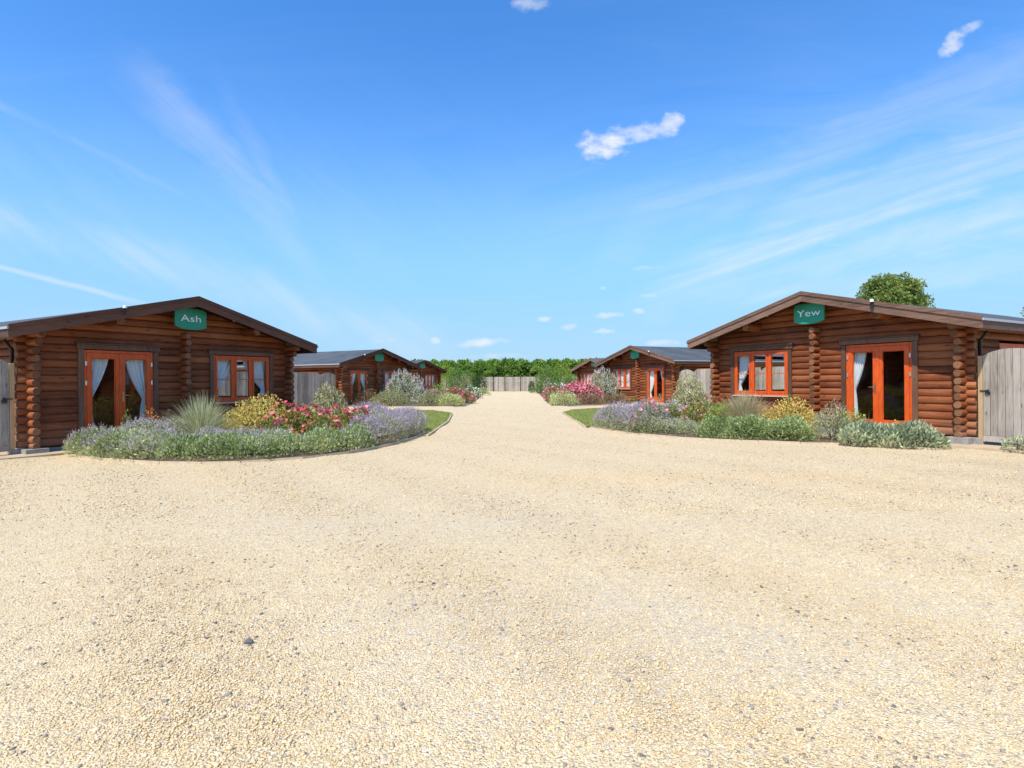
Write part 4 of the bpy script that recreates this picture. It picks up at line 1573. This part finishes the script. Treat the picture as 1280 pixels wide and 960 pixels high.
FY = 80.0
for x0, x1, nm, lab, cat in ((X(617, FY), X(631, FY) - .02, 'boarded_gate', 'far grey gate leaf closing the drive, on the Ash side', 'gate'),
                             (X(631, FY) + .02, X(650.6, FY) - 0.1, 'boarded_gate', 'far grey gate leaf closing the drive, on the Yew side', 'gate'),
                             (X(608, FY) - 1.0, X(617, FY) - 0.1, 'boarded_fence', 'far fence bay between the Ash side shrubs and the closed gate', 'fence'),
                             (X(650.6, FY), X(673, FY) + 0.3, 'boarded_fence', 'far fence bay between the closed gate and the Yew side shrubs', 'fence')):
    board_panel(nm, x0, x1, FY, 2.02, lab, cat, 'boarded fence across the end of the drive')
board_panel('boarded_fence', -16.0, X(608, FY) - 1.1, FY, 2.0, 'long far fence run behind the shrubs on the Ash side', 'fence', 'boarded fence across the end of the drive')
board_panel('boarded_fence', X(673, FY) + 0.4, 16.0, FY, 2.0, 'long far fence run behind the shrubs on the Yew side', 'fence', 'boarded fence across the end of the drive')


# ------------------------------------------------------------------ trees
def crown_mesh(rx, rz, n_cl, n_leaf, size, seed, leaf, flat=0.0):
    g = np.random.default_rng(seed)
    d = unit(g.normal(size=(n_cl, 3)))
    d[:, 2] = np.where(d[:, 2] < -0.75, -d[:, 2], d[:, 2])
    r = g.uniform(0.25, 1, n_cl) ** 0.55
    C = d * r[:, None] * np.array([rx, rx, rz]) * lumps(d, 5, seed, 0.06)[:, None]
    cr = g.uniform(0.14, 0.30, n_cl) * rx
    Ps, Rs, Ds = [], [], []
    for k in range(n_cl):
        dd = unit(g.normal(size=(n_leaf, 3)))
        Ps.append(C[k] + dd * (g.uniform(0.3, 1, n_leaf) ** 0.6 * cr[k])[:, None] * np.array([1, 1, 0.7]))
        Ds.append(dd * 0.7 + g.normal(size=(n_leaf, 3)) * 0.6 + np.array([0, 0, 0.2]))
        Rs.append(np.clip(g.normal(0.5, 0.16, n_leaf) + g.normal(0, 0.14), 0, 1))
    P, D, Rn = np.concatenate(Ps), np.concatenate(Ds), np.concatenate(Rs)
    V, F = leaf_quads(P, D, size, 0.6)
    return V, F, Rn, C


def tree(name, x, y, h, rx, rz, label, cat, leaf, n_cl, n_leaf, size, seed, group=None, trunk_r=0.12):
    root = empty(name, (x, y, -0.05))
    tag(root, label, cat, group)
    V, F, Rn, C = crown_mesh(rx, rz, n_cl, n_leaf, size, seed, leaf)
    cz = h - rz
    V = V + np.array([0, 0, cz])
    crown = np_mesh('crown', V, F, LM[leaf], Rn, root)
    mb = MB()
    mb.tube([(0, 0, -0.1), (0.03, 0.02, cz * 0.5), (0.0, 0.05, cz), (0, 0, cz + rz * 0.5)], [trunk_r * 1.3, trunk_r, trunk_r * 0.75, trunk_r * 0.2], 9)
    order = np.argsort(-np.linalg.norm(C, axis=1))[:14]
    for k in order:
        e = C[k]
        mb.tube([(0, 0.03, cz - rz * 0.55 + random.uniform(0, rz * 0.5)), (e[0] * .5, e[1] * .5, cz + e[2] * .35), (e[0] * .92, e[1] * .92, cz + e[2] * .92)], [trunk_r * .45, trunk_r * .28, trunk_r * .06], 6)
    mb.build('trunk', M['bark'], root, True)
    return root


tree('broadleaf_tree', X(1115, 41.5), 41.5, 8.9, 2.2, 2.6, 'rounded leafy tree rising behind the roof of the Yew cabin', 'tree', 'tree', 330, 110, 0.19, 5, None, 0.18)
tree('broadleaf_tree', X(1345, 40), 42.0, 7.6, 1.6, 2.2, 'tree whose outer twigs just show beyond the Yew roof at the frame edge', 'tree', 'tree', 60, 100, 0.17, 15, None, 0.14)


def copy_tree(root, loc, rz, sc_):
    r = root.copy()
    COL.objects.link(r)
    r.location, r.rotation_euler, r.scale = loc, (0, 0, rz), sc_
    for ch in root.children:
        c = ch.copy()
        COL.objects.link(c)
        c.parent = r
    return r


ROW = [tree('row_tree', -1000 - k * 0, 0, 4.75, 1.75, 1.75, 'clipped green tree in the close row behind the far boarded fence', 'tree', 'row', 110, 80, 0.27, 60 + k, 'row of clipped trees behind the far fence', 0.09) for k in range(3)]
xs_row = np.arange(-24.0, 24.1, 2.35)
for j, xr in enumerate(xs_row):
    loc = (xr + random.uniform(-.25, .25), 88 + random.uniform(-.6, .6), -0.05)
    scl = random.uniform(0.97, 1.02)
    if j < 3:
        ROW[j].location = loc
        ROW[j].scale = (1, 1, scl)
    else:
        copy_tree(ROW[j % 3], loc, random.uniform(0, 6.28), (1, 1, scl))

# ------------------------------------------------------------------ planting, front bed on the Ash side
strip_plant('catmint_border', [(-8.72, 11.70), (-8.0, 11.28), (-7.2, 10.98), (-6.4, 10.72)], 1.0, 0.47, 'grey-green catmint mound at the outer tip of the Ash side bed', 'catmint', 'catmint', 9500, 0.056, 'lilac', 520, 0.10)
strip_plant('catmint_border', [(-6.5, 10.70), (-5.5, 10.58), (-4.9, 10.62), (-4.2, 11.05), (-3.6, 11.8), (-3.2, 12.6)], 0.95, 0.44, 'low catmint edging along the front curve of the Ash side bed', 'catmint', 'catmint2', 10500, 0.055, 'lilac', 420, 0.09)
strip_plant('catmint_border', [(-8.35, 12.15), (-7.5, 11.85), (-6.7, 11.65)], 1.0, 0.60, 'taller flowering catmint in front of the Ash cabin door', 'catmint', 'catmint', 7000, 0.056, 'lilac', 520, 0.12)
strip_plant('catmint_border', [(-6.5, 11.45), (-5.5, 11.35), (-4.6, 11.7)], 0.9, 0.42, 'lilac catmint row at the foot of the golden shrub on the Ash side', 'catmint', 'catmint', 6000, 0.055, 'lilac', 520, 0.11)
strip_plant('lavender_hedge', [(-3.35, 12.5), (-3.1, 13.2), (-2.95, 14.3), (-2.88, 15.6), (-2.95, 16.6)], 1.0, 0.62, 'violet lavender in full flower along the drive on the Ash side', 'lavender', 'lav_leaf', 12000, 0.05, 'violet', 1700, 0.12, aspect=0.25)
strip_plant('lavender_hedge', [(-3.75, 15.2), (-3.9, 16.3), (-4.7, 17.4)], 1.0, 0.66, 'second lavender row between the roses and the drive on the Ash side', 'lavender', 'lav_leaf', 7000, 0.05, 'violet', 1000, 0.13, aspect=0.25)
grass_clump('ornamental_grass', X(252, 12.1), 12.1, 0.95, 1.22, 'spiky cream striped grass clump in front of the Ash cabin', 'grass clump', 'grassy', 1300, 0.015)
bush('golden_shrub', X(320, 12.7), 12.7, 0.80, 1.02, 'golden yellow spiraea shrub under the Ash cabin window', 'shrub', 'golden', 4200, 0.06, 0.5)
for (px, d, r, h, nf, lab, fk) in ((340, 12.15, 0.42, 0.74, 24, 'low red rose bush touching the golden shrub on the Ash side', 'rose'),
                                   (361, 13.3, 0.60, 0.95, 36, 'red rose bush under the far corner of the Ash cabin window', 'rose'),
                                   (386, 13.7, 0.52, 0.84, 42, 'pinkish red rose bush in front of the shaded grey gate', 'rose'),
                                   (407, 13.0, 0.55, 0.66, 34, 'low coral rose bush at the foot of the dusty weeping shrub', 'rose'),
                                   (430, 13.9, 0.60, 0.82, 44, 'red rose bush between the dusty weeping shrub and the lavender', 'rose'),
                                   (451, 13.8, 0.46, 0.78, 46, 'bright pink rose bush set among the lavender on the Ash side', 'pink')):
    bush('rose_bush', X(px, d), d, r, h, lab, 'rose bush', 'rose_leaf', 1500, 0.055, 0.6, flowers=[(fk, int(nf * 1.5), 0.11, 0.0)], group='rose bushes on the Ash side')
bush('weeping_shrub', X(411, 16.2), 16.2, 0.55, 1.46, 'dusty cream weeping shrub in front of the shaded grey gate', 'shrub', 'weep_grey', 3800, 0.075, 0.35, droop=True, lump=0.1)
bush('lime_plant', X(413, 12.1), 12.1, 0.18, 0.42, 'small yellow-leaved plant tucked behind the front catmint curve', 'plant', 'golden', 350, 0.05)
bush('bronze_plant', X(188, 12.35), 12.35, 0.28, 0.86, 'bronze-leaved plant by the right post of the Ash door', 'plant', 'bronze', 420, 0.06, up=0.8)
bush('yellow_flower', X(159, 12.3), 12.3, 0.10, 0.90, 'single bright yellow flower in front of the Ash door', 'flower', 'lime', 60, 0.07, flowers=[('yellow', 3, 0.09, 0.8)], up=1.0)
grass_clump('flower_stalks', X(207, 12.3), 12.3, 0.18, 0.92, 'slender mauve flower stalks right of the Ash door', 'plant', 'lav_leaf', 24, 0.012, plume=12, stiff=0.1)

# ------------------------------------------------------------------ front bed on the Yew side
strip_plant('lavender_hedge', [(2.75, 17.3), (3.15, 16.2), (3.6, 15.3), (4.1, 14.9)], 1.05, 0.62, 'violet lavender bank along the drive on the Yew side', 'lavender', 'lav_leaf', 11000, 0.05, 'violet', 1600, 0.12, aspect=0.25)
strip_plant('lavender_hedge', [(3.5, 17.2), (4.2, 16.4), (4.8, 15.9)], 1.0, 0.68, 'second lavender row between the drive lavender and the cream weeping shrub', 'lavender', 'lav_leaf', 6000, 0.05, 'violet', 800, 0.12, aspect=0.25)
strip_plant('catmint_border', [(2.95, 16.2), (3.45, 15.15), (4.1, 14.3), (4.7, 13.85)], 0.7, 0.40, 'low grey-green edging below the lavender on the Yew side', 'catmint', 'lav_leaf', 7000, 0.04, 'lilac', 60, 0.07)
strip_plant('catmint_border', [(4.6, 14.0), (5.3, 13.5), (6.0, 13.1), (6.75, 12.85)], 0.95, 0.50, 'green leafy edging plants below the pale grass on the Yew side', 'catmint', 'catmint2', 9500, 0.062)
for (px, d, r, h, nf, lab, fk) in ((812, 15.2, 0.40, 0.78, 16, 'pink rose bush standing in the lavender on the Yew side', 'pink'),
                                   (838, 15.6, 0.42, 0.76, 7, 'sparse pale pink rose bush between the lavender and the red roses', 'pale_pink'),
                                   (866, 15.0, 0.36, 0.76, 9, 'red rose bush at the foot of the cream weeping shrub', 'rose'),
                                   (886, 16.2, 0.42, 0.92, 12, 'tall red rose bush against the sunlit grey fence panel', 'rose')):
    bush('rose_bush', X(px, d), d, r, h, lab, 'rose bush', 'rose_leaf', 1100, 0.055, 0.6, flowers=[(fk, int(nf * 1.8), 0.11, 0.0)], group='rose bushes on the Yew side')
bush('weeping_shrub', X(861, 18.2), 18.2, 0.55, 1.62, 'cream white weeping shrub in front of the sunlit gate', 'shrub', 'weep', 4200, 0.085, 0.35, droop=True)
bush('silver_plant', X(842, 16.9), 16.9, 0.40, 0.74, 'white silvery leaved plant at the foot of the cream weeping shrub', 'plant', 'silver', 900, 0.06, flowers=[('white', 20, 0.06, 0.2)])
bush('lime_shrub', X(903, 14.6), 14.6, 0.48, 0.76, 'lime green shrub between the red roses and the straw-coloured grass', 'shrub', 'lime', 1700, 0.06)
grass_clump('ornamental_grass', X(930, 14.4), 14.4, 1.05, 1.12, 'straw-coloured grass clump under the Yew cabin window', 'grass clump', 'strawy', 2400, 0.016, plume=90)
bush('golden_shrub', X(986, 13.6), 13.6, 0.64, 0.88, 'golden orange spiraea shrub right of the straw-coloured grass by the Yew cabin', 'shrub', 'golden', 3400, 0.055, 0.5)
bush('silver_shrub', X(1040, 12.75), 12.75, 0.46, 0.76, 'pale silver ball shrub left of the Yew door', 'shrub', 'silver', 2800, 0.055, 0.22, up=0.7)
bush('yellow_daisies', X(1064, 12.75), 12.75, 0.34, 0.68, 'yellow-flowered plant at the left post of the Yew door', 'plant', 'lime', 700, 0.06, flowers=[('yellow', 34, 0.05, 0.1)])
bush('bronze_plant', X(1118, 12.15), 12.15, 0.36, 0.46, 'low bronze and yellow plant in front of the Yew door', 'plant', 'golden', 900, 0.045)
grass_clump('flower_stalks', X(1082, 12.2), 12.2, 0.22, 0.80, 'pale upright flower stalks in front of the Yew door', 'plant', 'weep', 26, 0.014, plume=14, stiff=0.1)
strip_plant('silver_groundcover', [(7.05, 12.25), (7.6, 11.85), (8.15, 11.5), (8.6, 11.5)], 0.95, 0.42, 'silver-green mat of felted leaves spilling from the Yew side bed', 'ground cover plant', 'silver', 4200, 0.115, aspect=0.3)
bush('silver_plant', X(1274, 10.75), 10.75, 0.26, 0.24, 'small silver plant alone before the sunlit gate', 'plant', 'silver', 450, 0.07, 0.3)

# ------------------------------------------------------------------ second and third beds, Ash side
bush('olive_mound', X(458, 34.6), 34.6, 0.85, 0.92, 'reddish grey mound of foliage before the door of the second shaded cabin', 'shrub', 'brown', 1500, 0.09)
bush('olive_mound', X(488, 33.6), 33.6, 1.15, 0.95, 'olive grey mound directly in front of the white-flowered shrub on the Ash side', 'shrub', 'olive', 2600, 0.08)
bush('white_shrub', X(505, 36.3), 36.3, 1.35, 1.9, 'large white-flowered shrub before the second shaded cabin', 'shrub', 'white_green', 4200, 0.09, flowers=[('white', 330, 0.20, -0.1, 'spike')], lump=0.15)
bush('olive_mound', X(537, 33.4), 33.4, 0.80, 0.78, 'olive grey mound left of the pale striped mound on the Ash side', 'shrub', 'olive', 1500, 0.08)
bush('pale_mound', X(563, 32.9), 32.9, 0.78, 0.74, 'pale striped mound at the corner of the second Ash side bed', 'shrub', 'pale_mound', 1800, 0.08)
bush('green_bush', X(546, 42), 42, 0.62, 1.25, 'small lime green bush among pink flowers before the farthest shaded cabin', 'shrub', 'lime', 900, 0.11)
strip_plant('pink_flowers', [(X(528, 38), 38), (X(552, 39), 39)], 0.9, 0.85, 'strip of salmon pink flowers behind the olive mounds on the Ash side', 'flowers', 'rose_leaf', 1200, 0.09, 'pale_pink', 260, 0.16)
bush('rose_bush', X(568, 38.5), 38.5, 0.75, 0.95, 'pink rose bush behind the pale striped mound on the Ash side', 'rose bush', 'rose_leaf', 900, 0.09, flowers=[('pink', 130, 0.15, 0.0)], group='rose bushes on the Ash side')
bush('rose_bush', X(584, 36.5), 36.5, 0.55, 0.75, 'deep pink rose bush nearest the drive in the second Ash side bed', 'rose bush', 'rose_leaf', 700, 0.09, flowers=[('pink', 90, 0.14, 0.0)], group='rose bushes on the Ash side')
grass_clump('flower_stalks', X(556, 43), 43, 0.5, 1.5, 'tall pale flower spires before the farthest shaded cabin', 'plant', 'weep_grey', 40, 0.03, plume=36, stiff=0.1)
bush('white_daisies', X(588, 47), 47, 0.9, 0.95, 'white daisy clump beside the drive on the Ash side', 'flowers', 'green', 900, 0.10, flowers=[('white', 90, 0.12, 0.0)])
bush('grey_ball_shrub', X(582, 55), 55, 0.70, 1.95, 'round grey-green ball shrub near the farthest shaded cabin', 'shrub', 'olive', 1800, 0.10)
bush('low_shrub', X(603, 58), 58, 0.85, 0.75, 'low yellow-green plant at the drive edge before the dark shrub', 'shrub', 'pale_mound', 900, 0.10)
bush('dark_shrub', X(598, 68), 68, 1.0, 2.55, 'dark upright shrub next to the far fence on the Ash side', 'shrub', 'dark', 2400, 0.15)
bush('green_shrub', X(571, 71), 71, 1.5, 3.0, 'broad green shrub between the farthest shaded cabin and the grey ball shrub', 'shrub', 'green', 3000, 0.16)
bush('green_shrub', X(556, 74), 74, 1.4, 3.4, 'tall light green shrub at the corner of the farthest shaded cabin', 'shrub', 'lime', 2600, 0.16)
bush('green_shrub', X(586, 74), 74, 1.4, 2.9, 'green shrub behind the grey ball shrub, touching the dark shrub', 'shrub', 'green', 2600, 0.16)
grass_clump('ornamental_grass', X(438, 35), 35, 0.7, 1.1, 'thin green grass tuft at the foot of the second shaded cabin door', 'grass clump', 'grassy', 260, 0.02)

# ------------------------------------------------------------------ second and third beds, Yew side
bush('pale_mound', X(705, 32.3), 32.3, 0.92, 0.74, 'pale striped mound at the corner of the second Yew side bed', 'shrub', 'pale_mound', 2200, 0.08)
bush('brown_mound', X(738, 33.2), 33.2, 0.85, 0.58, 'low brownish mound right of the pale striped mound on the Yew side', 'shrub', 'brown', 1500, 0.08)
bush('brown_mound', X(768, 34.6), 34.6, 1.0, 0.55, 'low brown-olive mound in front of the white-flowered shrub on the Yew side', 'shrub', 'brown', 1500, 0.08)
bush('rose_bush', X(718, 36.0), 36.0, 0.85, 1.22, 'large pink rose mass behind the pale striped mound on the Yew side', 'rose bush', 'rose_leaf', 1100, 0.09, flowers=[('pink', 380, 0.15, -0.1)], group='rose bushes on the Yew side')
bush('rose_bush', X(738, 35.2), 35.2, 0.62, 1.12, 'pink rose bush against the white-flowered shrub on the Yew side', 'rose bush', 'rose_leaf', 900, 0.09, flowers=[('pink', 240, 0.15, -0.2)], group='rose bushes on the Yew side')
bush('rose_bush', X(691, 39), 39, 0.62, 1.08, 'coral pink rose bush nearest the drive on the Yew side', 'rose bush', 'rose_leaf', 900, 0.09, flowers=[('pink', 120, 0.14, -0.1)], group='rose bushes on the Yew side')
bush('white_shrub', X(757, 37.3), 37.3, 1.15, 1.98, 'large white-flowered shrub before the second sunlit cabin', 'shrub', 'white_green', 4200, 0.09, flowers=[('white', 330, 0.20, -0.1, 'spike')], lump=0.15)
bush('white_daisies', X(700, 44), 44, 1.1, 1.35, 'white daisy clump behind the pink roses on the Yew side', 'flowers', 'green', 900, 0.10, flowers=[('white', 80, 0.13, 0.1)])
grass_clump('flower_stalks', X(727, 41), 41, 0.35, 1.95, 'tall cream flower spire left of the white-flowered shrub', 'plant', 'weep', 36, 0.05, plume=34, stiff=0.1)
bush('low_shrub', X(802, 36.0), 36.0, 1.0, 0.55, 'low green plants under the door of the second sunlit cabin', 'shrub', 'lime', 1500, 0.08)
bush('silver_plant', X(828, 34.0), 34.0, 0.7, 0.55, 'silver-grey plant right of the low green plants by the second sunlit cabin', 'plant', 'silver', 900, 0.08)
bush('green_shrub', X(686, 67), 67, 1.75, 3.1, 'broad green shrub beside the far fence on the Yew side', 'shrub', 'green', 3800, 0.16)
bush('green_shrub', X(702, 70), 70, 1.7, 3.5, 'tall light green shrub between the broad green shrub and the farthest sunlit cabin', 'shrub', 'lime', 3000, 0.16)
bush('green_shrub', X(712, 64), 64, 0.9, 2.2, 'small green shrub at the corner of the farthest sunlit cabin', 'shrub', 'green', 1500, 0.14)
bush('small_conifer', X(664.5, 74), 74, 0.48, 1.55, 'small pointed conifer in front of the far fence', 'conifer', 'dark', 900, 0.12)
bush('low_shrub', X(673, 66), 66, 1.1, 0.65, 'low green plant at the drive edge on the Yew side, before the far fence', 'shrub', 'green', 900, 0.10)
bush('bronze_plant', X(704, 48), 48, 0.6, 1.1, 'rusty orange plant between the pink roses and the green shrubs', 'plant', 'bronze', 500, 0.10)

# ------------------------------------------------------------------ small loose things on the gravel
mb = MB()
st = []
mb.tube([(-0.030, 0, 0.004), (-0.022, 0, 0.016), (0.0, 0.002, 0.022), (0.020, 0.0, 0.016), (0.030, 0, 0.003)], [0.008, 0.018, 0.022, 0.017, 0.006], 9)
o = mb.build('grey_stone', M['grey_stone'], None, True)
o.location = (-1.43, 3.08, -0.008)
o.scale = (0.75, 0.75, 0.75)
tag(o, 'single larger dark grey stone lying on the gravel', 'stone')
